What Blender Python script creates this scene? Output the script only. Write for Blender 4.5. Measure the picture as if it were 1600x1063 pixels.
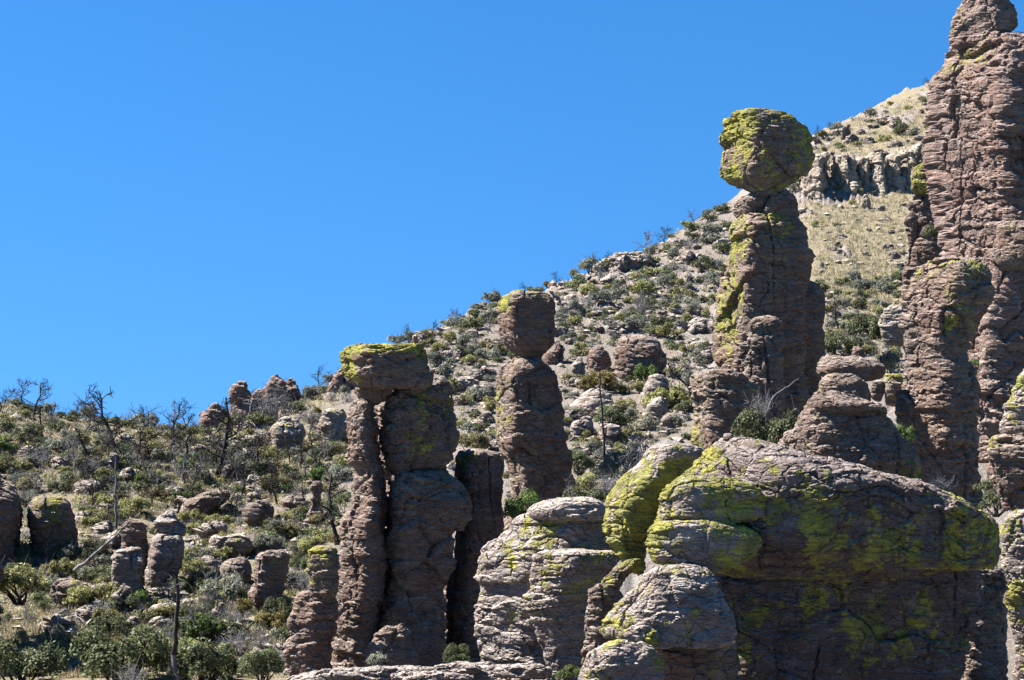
import bpy, math, random
import numpy as np
from mathutils import Vector

for o in list(bpy.data.objects):
    bpy.data.objects.remove(o)
SC = bpy.context.scene
COL = SC.collection
RNG = np.random.default_rng(11)
random.seed(11)

# ------------------------------------------------------------------ camera, sky, sun, exposure
F = 3764.0            # focal length in photograph pixels (1600 wide): about 24 degrees across
EYE = 720.0           # photograph row of the eye level
cam_d = bpy.data.cameras.new('camera')
cam = bpy.data.objects.new('camera', cam_d)
COL.objects.link(cam)
cam.location = (0, 0, 0)
cam.rotation_euler = (math.radians(90), 0, 0)
cam_d.sensor_width = 36.0
cam_d.lens = 36.0 * F / 1600.0
cam_d.shift_y = (EYE - 531.5) / 1600.0
cam_d.clip_start = 1.0
cam_d.clip_end = 20000.0
SC.camera = cam

SUN_AZ = math.radians(80)      # to the left of the view direction
SUN_EL = math.radians(49)
to_sun = Vector((-math.sin(SUN_AZ) * math.cos(SUN_EL), math.cos(SUN_AZ) * math.cos(SUN_EL), math.sin(SUN_EL)))

world = bpy.data.worlds.new('World')
SC.world = world
world.use_nodes = True
wn = world.node_tree
wn.nodes.clear()
w_out = wn.nodes.new('ShaderNodeOutputWorld')
w_bg = wn.nodes.new('ShaderNodeBackground')
w_sky = wn.nodes.new('ShaderNodeTexSky')
w_sky.sky_type = 'NISHITA'
w_sky.sun_disc = False
w_sky.sun_elevation = SUN_EL
w_sky.sun_rotation = -SUN_AZ
w_sky.altitude = 1900.0
w_sky.air_density = 1.0
w_sky.dust_density = 0.15
w_sky.ozone_density = 4.0
w_tc = wn.nodes.new('ShaderNodeTexCoord')
w_map = wn.nodes.new('ShaderNodeMapping')
w_map.inputs['Scale'].default_value = (1, 1, 0.8)
w_map.inputs['Location'].default_value = (0, 0, 0.2)
wn.links.new(w_tc.outputs['Generated'], w_map.inputs['Vector'])
wn.links.new(w_map.outputs[0], w_sky.inputs['Vector'])
w_hsv = wn.nodes.new('ShaderNodeHueSaturation')
w_hsv.inputs['Saturation'].default_value = 1.29
w_bg.inputs['Strength'].default_value = 0.058
wn.links.new(w_sky.outputs[0], w_hsv.inputs['Color'])
wn.links.new(w_hsv.outputs[0], w_bg.inputs['Color'])
wn.links.new(w_bg.outputs[0], w_out.inputs['Surface'])

sun_d = bpy.data.lights.new('sun', 'SUN')
sun = bpy.data.objects.new('sun', sun_d)
COL.objects.link(sun)
sun_d.energy = 5.0
sun_d.angle = math.radians(0.5)
sun_d.color = (1.0, 0.972, 0.935)
sun.rotation_euler = to_sun.to_track_quat('Z', 'Y').to_euler()

SC.view_settings.view_transform = 'Standard'
SC.view_settings.look = 'None'
SC.view_settings.exposure = 1.9
SC.view_settings.gamma = 1.0
SC.cycles.diffuse_bounces = 1

# ------------------------------------------------------------------ noise in numpy
_perm = np.random.default_rng(5).permutation(256).astype(np.int32)
_perm = np.concatenate([_perm, _perm, _perm])
_g = np.random.default_rng(6).normal(size=(256, 3)).astype(np.float32)
_g /= np.linalg.norm(_g, axis=1, keepdims=True)
_rnd = np.random.default_rng(7).random(4096).astype(np.float32)


def perlin(x, y, z):
    xi = np.floor(x); yi = np.floor(y); zi = np.floor(z)
    fx = (x - xi).astype(np.float32); fy = (y - yi).astype(np.float32); fz = (z - zi).astype(np.float32)
    X = xi.astype(np.int32) & 255; Y = yi.astype(np.int32) & 255; Z = zi.astype(np.int32) & 255
    u = fx * fx * fx * (fx * (fx * 6 - 15) + 10)
    v = fy * fy * fy * (fy * (fy * 6 - 15) + 10)
    w = fz * fz * fz * (fz * (fz * 6 - 15) + 10)
    a = _perm[X]; b = _perm[X + 1]
    aa = _perm[a + Y]; ab = _perm[a + Y + 1]; ba = _perm[b + Y]; bb = _perm[b + Y + 1]

    def gr(h, dx, dy, dz):
        g = _g[h]
        return g[:, 0] * dx + g[:, 1] * dy + g[:, 2] * dz
    n00 = gr(_perm[aa + Z], fx, fy, fz); n10 = gr(_perm[ba + Z], fx - 1, fy, fz)
    n01 = gr(_perm[ab + Z], fx, fy - 1, fz); n11 = gr(_perm[bb + Z], fx - 1, fy - 1, fz)
    x0 = n00 + u * (n10 - n00); x1 = n01 + u * (n11 - n01)
    lo = x0 + v * (x1 - x0)
    n00 = gr(_perm[aa + Z + 1], fx, fy, fz - 1); n10 = gr(_perm[ba + Z + 1], fx - 1, fy, fz - 1)
    n01 = gr(_perm[ab + Z + 1], fx, fy - 1, fz - 1); n11 = gr(_perm[bb + Z + 1], fx - 1, fy - 1, fz - 1)
    x0 = n00 + u * (n10 - n00); x1 = n01 + u * (n11 - n01)
    hi = x0 + v * (x1 - x0)
    return 1.5 * (lo + w * (hi - lo))


def fbm(p, s, octaves=3, seed=0.0, sz=None, gain=0.5):
    sz = s if sz is None else sz
    x = p[:, 0] * s + seed * 17.3; y = p[:, 1] * s + seed * 7.1 + 31.7; z = p[:, 2] * sz + seed * 3.7 + 11.9
    t = 0.0; a = 1.0; tot = 0.0
    for k in range(octaves):
        t = t + a * perlin(x, y, z); tot += a
        x = x * 2.03 + 5.2; y = y * 2.03 + 1.3; z = z * 2.03 + 9.7; a *= gain
    return t / tot


def hash3(X, Y, Z):
    return _perm[(_perm[(_perm[X & 255] + Y) & 255] + Z) & 255]


def voronoi(p, seed, facet=False):
    """p in cell units -> (value of the nearest cell, distance to the border[, slope of a random facet])"""
    q = p + seed * 13.7
    b = np.floor(q - 0.5).astype(np.int32)
    d1 = np.full(len(q), 1e9, np.float32); d2 = d1.copy(); val = np.zeros(len(q), np.float32); fac = val.copy()
    for i in (0, 1):
        for j in (0, 1):
            for k in (0, 1):
                c = b + np.array((i, j, k), np.int32)
                h = hash3(c[:, 0], c[:, 1], c[:, 2])
                f = c + 0.15 + 0.7 * np.stack([_rnd[h], _rnd[h + 256], _rnd[h + 512]], 1)
                d = np.sqrt(((q - f) ** 2).sum(1)).astype(np.float32)
                near = d < d1
                d2 = np.where(near, d1, np.minimum(d2, d))
                val = np.where(near, _rnd[h + 768], val)
                if facet:
                    fac = np.where(near, ((q - f) * _g[h]).sum(1), fac)
                d1 = np.where(near, d, d1)
    return (val, d2 - d1, fac) if facet else (val, d2 - d1)


def sstep(a, b, x):
    t = np.clip((x - a) / (b - a), 0, 1)
    return t * t * (3 - 2 * t)


def P(u, v, D):
    return ((u - 800.0) * D / F, D, (EYE - v) * D / F)


# ------------------------------------------------------------------ objects
def mesh_from(name, verts, faces, mats, attrs=None, smooth=True, matidx=None):
    me = bpy.data.meshes.new(name)
    faces = np.asarray(faces, dtype=np.int32)
    verts = np.asarray(verts, dtype=np.float32)
    k = faces.shape[1]
    me.vertices.add(len(verts)); me.vertices.foreach_set('co', verts.ravel())
    me.loops.add(faces.size); me.loops.foreach_set('vertex_index', faces.ravel())
    me.polygons.add(len(faces))
    me.polygons.foreach_set('loop_start', np.arange(0, faces.size, k, dtype=np.int32))
    me.polygons.foreach_set('loop_total', np.full(len(faces), k, np.int32))
    me.polygons.foreach_set('use_smooth', np.full(len(faces), smooth, bool))
    for m in (mats if isinstance(mats, (list, tuple)) else [mats]):
        me.materials.append(m)
    if matidx is not None:
        me.polygons.foreach_set('material_index', np.asarray(matidx, np.int32))
    for kname, arr in (attrs or {}).items():
        a = me.attributes.new(kname, 'FLOAT', 'POINT')
        a.data.foreach_set('value', np.asarray(arr, np.float32))
    me.update()
    return me


def add(name, data=None, parent=None, loc=None):
    o = bpy.data.objects.new(name, data)
    COL.objects.link(o)
    if loc is not None:
        o.location = loc
    if parent is not None:
        o.parent = parent
    return o


def tag(o, label=None, cat=None, group=None, kind=None):
    if label: o['label'] = label
    if cat: o['category'] = cat
    if group: o['group'] = group
    if kind or cat: o['kind'] = kind or 'thing'
    return o


# ------------------------------------------------------------------ materials
def nt_new(name):
    m = bpy.data.materials.new(name)
    m.use_nodes = True
    nt = m.node_tree
    for n in list(nt.nodes):
        nt.nodes.remove(n)
    out = nt.nodes.new('ShaderNodeOutputMaterial')
    bs = nt.nodes.new('ShaderNodeBsdfPrincipled')
    bs.inputs['Roughness'].default_value = 0.95
    bs.inputs['Specular IOR Level'].default_value = 0.12
    nt.links.new(bs.outputs[0], out.inputs[0])
    return m, nt, bs


class NB:
    def __init__(self, nt):
        self.nt = nt

    def n(self, t, **kw):
        x = self.nt.nodes.new(t)
        for k, v in kw.items():
            setattr(x, k, v)
        return x

    def set(self, sock, v):
        if isinstance(v, bpy.types.NodeSocket):
            self.nt.links.new(v, sock)
        else:
            sock.default_value = v

    def noise(self, vec, scale, detail=4, rough=0.55, dist=0.0):
        x = self.n('ShaderNodeTexNoise')
        self.set(x.inputs['Vector'], vec); x.inputs['Scale'].default_value = scale
        x.inputs['Detail'].default_value = detail; x.inputs['Roughness'].default_value = rough
        x.inputs['Distortion'].default_value = dist
        return x.outputs['Fac']

    def ramp(self, fac, a, b):
        x = self.n('ShaderNodeMapRange'); x.interpolation_type = 'SMOOTHSTEP'
        self.set(x.inputs['Value'], fac); x.inputs['From Min'].default_value = a; x.inputs['From Max'].default_value = b
        return x.outputs['Result']

    def mix(self, fac, a, b, mode='MIX'):
        x = self.n('ShaderNodeMix'); x.data_type = 'RGBA'; x.blend_type = mode
        self.set(x.inputs[0], fac); self.set(x.inputs[6], a); self.set(x.inputs[7], b)
        return x.outputs[2]

    def math(self, op, a, b=0.0):
        x = self.n('ShaderNodeMath', operation=op)
        self.set(x.inputs[0], a); self.set(x.inputs[1], b)
        return x.outputs[0]

    def mapping(self, vec, scale, loc=(0, 0, 0)):
        x = self.n('ShaderNodeMapping')
        self.set(x.inputs['Vector'], vec); x.inputs['Scale'].default_value = scale
        self.set(x.inputs['Location'], loc)
        return x.outputs[0]

    def attr(self, name):
        return self.n('ShaderNodeAttribute', attribute_name=name).outputs['Fac']


def rgb(r, g, b):
    return (r, g, b, 1.0)


def rock_material(name, red, grey, pale, bump=1.0, lich=(0.285, 0.260, 0.046), lich2=(0.160, 0.150, 0.048), fine=1.0):
    m, nt, bs = nt_new(name)
    b = NB(nt)
    tc = b.n('ShaderNodeTexCoord').outputs['Object']
    oi = b.n('ShaderNodeObjectInfo')
    off = b.math('MULTIPLY', oi.outputs['Random'], 37.0)
    vec = b.n('ShaderNodeVectorMath', operation='ADD')
    nt.links.new(tc, vec.inputs[0]); nt.links.new(off, vec.inputs[1])
    v = vec.outputs[0]
    big = b.noise(v, 0.42, 4, 0.6, 0.4)
    mid = b.noise(v, 2.3, 5, 0.62)
    strat = b.noise(b.mapping(v, (0.45, 0.45, 4.2)), 1.0, 4, 0.6, 0.3)
    spk = b.noise(v, 26.0 * fine, 3, 0.7)
    c = b.mix(b.ramp(big, 0.36, 0.64), rgb(*red), rgb(*grey))
    c = b.mix(b.math('MULTIPLY', b.ramp(strat, 0.42, 0.68), 0.55), c, rgb(*[x * 0.62 for x in red]))
    c = b.mix(b.math('MULTIPLY', b.ramp(mid, 0.52, 0.72), 0.6), c, rgb(*pale))
    # bleached, dusty upper surfaces, paled further to brighten the sunlit tops
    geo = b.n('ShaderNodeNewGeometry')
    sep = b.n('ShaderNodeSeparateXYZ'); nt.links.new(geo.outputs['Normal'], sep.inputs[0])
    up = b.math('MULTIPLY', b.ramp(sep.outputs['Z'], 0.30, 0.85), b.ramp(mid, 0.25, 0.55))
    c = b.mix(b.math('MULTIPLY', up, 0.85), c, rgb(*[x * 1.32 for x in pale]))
    # dark vertical water streaks and mineral stains
    streak = b.noise(b.mapping(v, (1.7, 1.7, 0.16)), 1.0, 4, 0.6)
    c = b.mix(b.math('MULTIPLY', b.ramp(streak, 0.57, 0.74), 0.35), c, rgb(0.062, 0.055, 0.055))
    c = b.mix(b.math('MULTIPLY', b.ramp(spk, 0.40, 0.78), 0.5), c, b.mix(0.5, c, rgb(0.035, 0.03, 0.03)), 'MIX')
    # crusts of lichen
    la = b.attr('lichen')
    ln = b.noise(v, 2.6, 6, 0.72)
    vr = b.n('ShaderNodeTexVoronoi'); vr.inputs['Scale'].default_value = 7.0
    wv = b.n('ShaderNodeVectorMath', operation='ADD'); nt.links.new(v, wv.inputs[0])
    nzc = b.n('ShaderNodeTexNoise'); nzc.inputs['Scale'].default_value = 9.0; nt.links.new(v, nzc.inputs['Vector'])
    wsc = b.n('ShaderNodeVectorMath', operation='SCALE'); wsc.inputs['Scale'].default_value = 0.14; nt.links.new(nzc.outputs['Color'], wsc.inputs[0])
    nt.links.new(wsc.outputs[0], wv.inputs[1]); nt.links.new(wv.outputs[0], vr.inputs['Vector'])
    lsum = b.math('ADD', la, b.math('MULTIPLY', b.math('SUBTRACT', ln, 0.5), 2.3))
    lsum = b.math('ADD', lsum, b.math('MULTIPLY', b.math('SUBTRACT', 0.42, vr.outputs['Distance']), 0.5))
    lm = b.ramp(lsum, 0.46, 0.64)
    lc = b.mix(b.ramp(mid, 0.38, 0.62), rgb(*lich), rgb(*lich2))
    lc = b.mix(b.math('MULTIPLY', b.ramp(spk, 0.45, 0.8), 0.6), lc, rgb(0.05, 0.05, 0.025))
    lc = b.mix(b.math('MULTIPLY', b.ramp(spk, 0.66, 0.80), 0.5), lc, rgb(0.20, 0.195, 0.14))
    lc = b.mix(b.math('MULTIPLY', b.ramp(big, 0.60, 0.72), 0.6), lc, rgb(0.25, 0.185, 0.045))
    # pale grey crust
    gc = b.math('MULTIPLY', b.ramp(ln, 0.60, 0.72), 0.5)
    c = b.mix(gc, c, rgb(0.205, 0.20, 0.185))
    c = b.mix(b.math('MULTIPLY', lm, 0.93), c, lc)
    nt.links.new(c, bs.inputs['Base Color'])
    # fine relief
    f1 = b.noise(b.mapping(v, (1, 1, 1.5)), 5.0 * fine, 5, 0.72)
    def edge(vec_, scale, w):
        e_ = b.n('ShaderNodeTexVoronoi'); e_.feature = 'DISTANCE_TO_EDGE'; e_.inputs['Scale'].default_value = scale
        nt.links.new(vec_, e_.inputs['Vector'])
        return b.ramp(e_.outputs['Distance'], 0.0, w)
    wz = b.n('ShaderNodeVectorMath', operation='SCALE'); wz.inputs['Scale'].default_value = 0.35
    nzd = b.n('ShaderNodeTexNoise'); nzd.inputs['Scale'].default_value = 1.7; nzd.inputs['Detail'].default_value = 3; nt.links.new(v, nzd.inputs['Vector'])
    nt.links.new(nzd.outputs['Color'], wz.inputs[0])
    wa = b.n('ShaderNodeVectorMath', operation='ADD'); nt.links.new(v, wa.inputs[0]); nt.links.new(wz.outputs[0], wa.inputs[1])
    vq = b.mapping(wa.outputs[0], (1, 1, 2.3))
    cell = b.n('ShaderNodeTexVoronoi'); cell.inputs['Scale'].default_value = 2.6 * fine; nt.links.new(vq, cell.inputs['Vector'])
    csep = b.n('ShaderNodeSeparateColor'); nt.links.new(cell.outputs['Color'], csep.inputs[0])
    bn = b.noise(b.mapping(v, (0.35, 0.35, 5.0)), 1.3, 4, 0.6)
    bed = b.ramp(b.math('ABSOLUTE', b.math('SUBTRACT', bn, 0.5)), 0.0, 0.035)
    rough = b.math('ADD', 0.35, b.math('MULTIPLY', b.ramp(nzd.outputs['Fac'], 0.38, 0.62), 0.75))
    hgt = b.math('MULTIPLY', b.math('MULTIPLY', f1, 0.19), rough)
    hgt = b.math('ADD', hgt, b.math('MULTIPLY', edge(vq, 1.25 * fine, 0.06), 0.055))
    hgt = b.math('ADD', hgt, b.math('MULTIPLY', csep.outputs[0], 0.045))
    hgt = b.math('ADD', hgt, b.math('MULTIPLY', bed, 0.022))
    bp = b.n('ShaderNodeBump'); bp.inputs['Strength'].default_value = 0.9
    bp.inputs['Distance'].default_value = 1.0 * bump
    nt.links.new(hgt, bp.inputs['Height']); nt.links.new(bp.outputs[0], bs.inputs['Normal'])
    return m


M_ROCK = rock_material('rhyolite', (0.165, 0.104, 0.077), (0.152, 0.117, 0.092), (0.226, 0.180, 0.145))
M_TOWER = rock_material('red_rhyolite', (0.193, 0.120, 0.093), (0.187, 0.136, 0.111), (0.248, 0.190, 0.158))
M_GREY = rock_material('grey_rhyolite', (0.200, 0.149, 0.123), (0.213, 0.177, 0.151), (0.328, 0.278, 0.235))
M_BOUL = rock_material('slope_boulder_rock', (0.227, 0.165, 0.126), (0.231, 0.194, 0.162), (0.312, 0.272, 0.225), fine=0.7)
M_DARK = rock_material('shade_dark_crusted_rhyolite', (0.122, 0.082, 0.067), (0.108, 0.087, 0.079), (0.230, 0.188, 0.164))  # dark crust, with the boulder front's shade deepened in the colour as well
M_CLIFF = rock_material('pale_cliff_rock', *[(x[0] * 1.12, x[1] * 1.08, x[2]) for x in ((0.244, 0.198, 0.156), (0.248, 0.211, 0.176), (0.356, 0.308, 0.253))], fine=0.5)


def ground_material():
    m, nt, bs = nt_new('hillside_ground')
    b = NB(nt)
    v = b.n('ShaderNodeTexCoord').outputs['Object']
    mid = b.noise(v, 0.55, 6, 0.65)
    fin = b.noise(v, 3.5, 6, 0.7)
    grs = b.mix(b.ramp(fin, 0.35, 0.7), rgb(0.305, 0.248, 0.155), rgb(0.205, 0.170, 0.112))
    soil = b.mix(b.ramp(fin, 0.35, 0.65), rgb(0.277, 0.232, 0.188), rgb(0.197, 0.168, 0.139))
    gm = b.ramp(b.math('ADD', b.attr('grassy'), b.math('MULTIPLY', b.math('SUBTRACT', mid, 0.5), 1.3)), 0.35, 0.65)
    c = b.mix(gm, soil, grs)
    rk = b.mix(b.ramp(mid, 0.4, 0.62), rgb(0.277, 0.217, 0.183), rgb(0.297, 0.272, 0.243))
    rk = b.mix(b.math('MULTIPLY', b.ramp(fin, 0.52, 0.7), 0.6), rk, rgb(0.217, 0.188, 0.172))
    rm = b.ramp(b.math('ADD', b.attr('rocky'), b.math('MULTIPLY', b.math('SUBTRACT', fin, 0.5), 0.7)), 0.4, 0.6)
    c = b.mix(rm, c, rk)
    nt.links.new(c, bs.inputs['Base Color'])
    bp = b.n('ShaderNodeBump'); bp.inputs['Strength'].default_value = 0.9; bp.inputs['Distance'].default_value = 0.5
    nt.links.new(b.noise(v, 5.0, 8, 0.7), bp.inputs['Height']); nt.links.new(bp.outputs[0], bs.inputs['Normal'])
    return m


M_GROUND = ground_material()


def leaf_material(name, c1, c2, c3, trans=0.33):
    m, nt, bs = nt_new(name)
    b = NB(nt)
    t = b.attr('tone')
    oi = b.n('ShaderNodeObjectInfo').outputs['Random']
    c = b.mix(b.ramp(t, 0.0, 0.75), rgb(*c1), rgb(*c2))
    c = b.mix(b.math('MULTIPLY', b.ramp(t, 0.85, 0.97), 0.8), c, rgb(*c3))
    hs = b.n('ShaderNodeHueSaturation')
    nt.links.new(c, hs.inputs['Color'])
    b.set(hs.inputs['Value'], b.math('ADD', 0.72, b.math('MULTIPLY', oi, 0.55)))
    b.set(hs.inputs['Hue'], b.math('ADD', 0.488, b.math('MULTIPLY', oi, 0.024)))
    nt.links.new(hs.outputs[0], bs.inputs['Base Color'])
    bs.inputs['Roughness'].default_value = 0.6
    bs.inputs['Specular IOR Level'].default_value = 0.25
    tr = nt.nodes.new('ShaderNodeBsdfTranslucent')
    nt.links.new(hs.outputs[0], tr.inputs['Color'])
    ms = nt.nodes.new('ShaderNodeMixShader'); ms.inputs[0].default_value = trans
    nt.links.new(bs.outputs[0], ms.inputs[1]); nt.links.new(tr.outputs[0], ms.inputs[2])
    out = [n for n in nt.nodes if n.type == 'OUTPUT_MATERIAL'][0]
    nt.links.new(ms.outputs[0], out.inputs[0])
    return m


M_OAK = leaf_material('oak_leaf', (0.062, 0.076, 0.031), (0.129, 0.144, 0.062), (0.222, 0.204, 0.099))
M_OLIVE = leaf_material('olive_leaf', (0.136, 0.136, 0.049), (0.268, 0.250, 0.098), (0.389, 0.308, 0.132))
M_SILVER = leaf_material('silver_leaf', (0.112, 0.119, 0.082), (0.204, 0.209, 0.148), (0.317, 0.298, 0.218))
M_GREEN = leaf_material('bright_leaf', (0.055, 0.091, 0.022), (0.115, 0.170, 0.040), (0.209, 0.220, 0.067))
M_RUST = leaf_material('rusty_leaf', (0.099, 0.091, 0.031), (0.198, 0.148, 0.046), (0.297, 0.154, 0.055))
M_STRAW = leaf_material('straw', (0.255, 0.205, 0.122), (0.365, 0.308, 0.188), (0.42, 0.37, 0.24), 0.15)


def wood_material(name, a, c, scale=4.0):
    m, nt, bs = nt_new(name)
    b = NB(nt)
    v = b.n('ShaderNodeTexCoord').outputs['Object']
    n = b.noise(b.mapping(v, (1, 1, 0.35)), scale, 5, 0.65)
    nt.links.new(b.mix(b.ramp(n, 0.36, 0.66), rgb(*a), rgb(*c)), bs.inputs['Base Color'])
    return m


M_BURNT = wood_material('charred_wood', (0.014, 0.013, 0.012), (0.054, 0.048, 0.045))
M_DEAD = wood_material('weathered_grey_wood', (0.064, 0.060, 0.060), (0.191, 0.182, 0.175))
M_TWIG = wood_material('grey_twig', (0.109, 0.102, 0.102), (0.217, 0.207, 0.204))
M_BARK = wood_material('bark', (0.038, 0.032, 0.027), (0.095, 0.080, 0.067))

# ------------------------------------------------------------------ terrain
# for each bearing (photograph column): distance and photograph row of foot, slopes, crest and what drops away behind
TCOL = [
    (-900, [(28, 1500), (60, 1290), (98, 1090), (118, 930), (138, 770), (160, 590), (190, 625), (260, 690), (2500, 742)]),
    (0,    [(28, 1500), (60, 1290), (98, 1090), (118, 930), (138, 780), (160, 632), (190, 660), (260, 700), (2500, 742)]),
    (120,  [(28, 1500), (60, 1290), (98, 1090), (118, 925), (138, 785), (160, 655), (190, 680), (260, 705), (2500, 742)]),
    (300,  [(28, 1500), (60, 1290), (98, 1090), (118, 925), (138, 800), (162, 676), (190, 690), (260, 710), (2500, 742)]),
    (420,  [(28, 1500), (60, 1290), (98, 1090), (118, 925), (140, 780), (166, 640), (196, 660), (260, 690), (2500, 742)]),
    (520,  [(28, 1500), (60, 1290), (98, 1090), (118, 915), (145, 740), (172, 604), (205, 630), (270, 680), (2500, 742)]),
    (660,  [(28, 1500), (60, 1290), (98, 1095), (120, 890), (150, 695), (186, 526), (220, 555), (300, 640), (2500, 742)]),
    (860,  [(28, 1500), (60, 1290), (100, 1095), (124, 820), (164, 610), (210, 452), (250, 480), (330, 580), (2500, 742)]),
    (1020, [(28, 1500), (60, 1290), (103, 1095), (128, 780), (174, 575), (228, 396), (265, 420), (340, 540), (2500, 742)]),
    (1140, [(28, 1500), (60, 1290), (106, 1095), (130, 745), (182, 530), (248, 316), (285, 330), (360, 480), (2500, 742)]),
    (1270, [(28, 1500), (60, 1290), (108, 1095), (134, 705), (190, 480), (266, 216), (300, 225), (380, 400), (2500, 742)]),
    (1455, [(28, 1500), (60, 1290), (110, 1095), (136, 690), (200, 430), (282, 148), (320, 150), (400, 330), (2500, 742)]),
    (1700, [(28, 1500), (60, 1290), (110, 1095), (136, 690), (200, 420), (290, 100), (330, 105), (420, 300), (2500, 742)]),
    (2500, [(28, 1500), (60, 1290), (110, 1095), (136, 690), (200, 400), (290, 0), (330, 10), (420, 250), (2500, 742)]),
]
tu = np.array([c[0] for c in TCOL], float)
tD = np.array([[k[0] for k in c[1]] for c in TCOL], float)
tv = np.array([[k[1] for k in c[1]] for c in TCOL], float)
tz = (EYE - tv) * tD / F
NK = tD.shape[1]
s_knots = np.arange(NK, dtype=float)
seg = [8, 10, 36, 84, 112, 18, 8, 8]
S = np.concatenate([np.linspace(i, i + 1, seg[i], endpoint=False) for i in range(NK - 1)] + [[NK - 1.0]])
U = np.concatenate([np.linspace(-900, -30, 40, endpoint=False), np.linspace(-30, 1480, 560, endpoint=False), np.linspace(1480, 2500, 40)])


def smooth_cols(A):
    out = np.stack([np.interp(U, tu, A[:, k]) for k in range(NK)], 1)
    ker = np.ones(9) / 9
    for k in range(NK):
        pad = np.pad(out[:, k], 4, mode='edge')
        out[:, k] = np.convolve(pad, ker, 'valid')
    return out


cD = smooth_cols(tD); cz = smooth_cols(tz)


def along(A):   # monotone-ish cubic blend along the knots
    i = np.clip(np.floor(S).astype(int), 0, NK - 2); t = S - i
    p1 = A[:, i]; p2 = A[:, i + 1]
    p0 = A[:, np.clip(i - 1, 0, NK - 1)]; p3 = A[:, np.clip(i + 2, 0, NK - 1)]
    m1 = (p2 - p0) / 2; m2 = (p3 - p1) / 2
    lim = 1.5 * np.abs(p2 - p1)
    m1 = np.clip(m1, -lim, lim); m2 = np.clip(m2, -lim, lim)
    t2 = t * t; t3 = t2 * t
    return (2 * t3 - 3 * t2 + 1) * p1 + (t3 - 2 * t2 + t) * m1 + (-2 * t3 + 3 * t2) * p2 + (t3 - t2) * m2


GD = along(cD); GZ = along(cz)
GU = np.repeat(U[:, None], GD.shape[1], 1)
# the step of the cliff band: the slope jumps up behind it
CLIFF_TOP = ([1200, 1240, 1290, 1340, 1400, 1470], [268, 256, 240, 246, 238, 226])
CLIFF_FOOT = ([1200, 1240, 1290, 1340, 1400, 1470], [276, 318, 318, 314, 304, 288])
V0 = EYE - GZ * F / GD
jr = int(np.searchsorted(S, 5.0))
for i in range(len(U)):
    if 1205 < U[i] < 1560:
        vt = np.interp(U[i], *CLIFF_TOP); vf = np.interp(U[i], *CLIFF_FOOT)
        row = V0[i, :jr]
        j1 = int(np.searchsorted(-row, -vf)); j0 = int(np.searchsorted(-row, -vt))
        if j0 - j1 > 3:
            t = (np.arange(j1, j0) - j1) / (j0 - j1)
            vv = vf + (vt - vf) * np.clip(t / 0.8, 0, 1)
            GD[i, j1:j0] = GD[i, j1] + 8.0 * np.clip(t / 0.8, 0, 1) + (GD[i, j0] - GD[i, j1] - 8.0) * np.clip((t - 0.8) / 0.2, 0, 1)
            GZ[i, j1:j0] = (EYE - vv) * GD[i, j1:j0] / F
GX = (GU - 800) * GD / F
TP = np.stack([GX.ravel(), GD.ravel(), GZ.ravel()], 1)
uu = GU.ravel(); dd = GD.ravel(); ss = np.repeat(S[None, :], len(U), 0).ravel()
near_w = np.clip((dd - 30) / 60, 0.2, 1) * np.clip((600 - dd) / 200, 0, 1)
n_low = fbm(TP * [1, 1, 0], 0.045, 3, 1.0)
rock_n = fbm(TP * [1, 1, 0], 0.085, 4, 2.0, gain=0.6)
gold = sstep(1180, 1300, uu) * sstep(3.55, 3.95, ss)               # golden grass on the high slope
rocky = sstep(0.10, 0.26, rock_n + 0.10 * sstep(600, 900, uu) - 0.22 * gold)
vrow = EYE - TP[:, 2] * F / TP[:, 1]
top_ = sstep(0.0, 0.2, fbm(TP * [1, 1, 0], 0.13, 3, 2.7)) * (vrow < 236) * (uu > 1215) * (ss < 5.6)
rocky = np.maximum(rocky, 0.85 * top_)
gold = gold * (1 - 0.5 * top_)
rocky = np.maximum(rocky, sstep(1215, 1245, uu) * (ss < 5) * sstep(-4, 4, vrow - np.interp(uu, *CLIFF_TOP)) * sstep(-6, 4, np.interp(uu, *CLIFF_FOOT) - vrow))
bp_ = TP * [0.55, 0.42, 0.0] + 0.35 * np.stack([fbm(TP, 0.4, 2, 3.0), fbm(TP, 0.4, 2, 4.0), 0 * uu], 1)
vc, vb = voronoi(bp_ + [0, 0, 0.3], 2.0)
vc2, vb2 = voronoi(bp_ * 2.3 + [0, 0, 0.3], 3.0)
fine = fbm(TP * [1, 1, 0], 0.5, 4, 5.0)
dz = 0.9 * n_low + 0.16 * fine
dz += rocky * ((0.1 + 0.55 * vc) * sstep(0.0, 0.55, vb) + 0.22 * vc2 * sstep(0.0, 0.4, vb2))
TP[:, 2] += dz * near_w
grassy = np.clip(0.35 + 0.25 * sstep(560, 480, uu) + 0.5 * fbm(TP * [1, 1, 0], 0.12, 3, 8.0) + 0.75 * gold - 0.25 * sstep(500, 800, uu) * (1 - gold), 0, 1)
nU, nS = GD.shape
ii = np.arange(nU * nS).reshape(nU, nS)
tf = np.stack([ii[:-1, :-1].ravel(), ii[1:, :-1].ravel(), ii[1:, 1:].ravel(), ii[:-1, 1:].ravel()], 1)
terrain = add('ground', mesh_from('ground', TP, tf, M_GROUND, {'rocky': rocky, 'grassy': grassy}))
tag(terrain, 'rocky brush-covered hillside rising from lower left to upper right', kind='structure')

TX = TP[:, 0].reshape(nU, nS); TZ = TP[:, 2].reshape(nU, nS)
TV = EYE - TZ * F / GD
S_RIDGE = int(np.searchsorted(S, 5.35))
TVmin = np.minimum.accumulate(TV, axis=1)
GOLD = gold.reshape(nU, nS); ROCKY = rocky.reshape(nU, nS); GRASSY = grassy.reshape(nU, nS)


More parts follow.
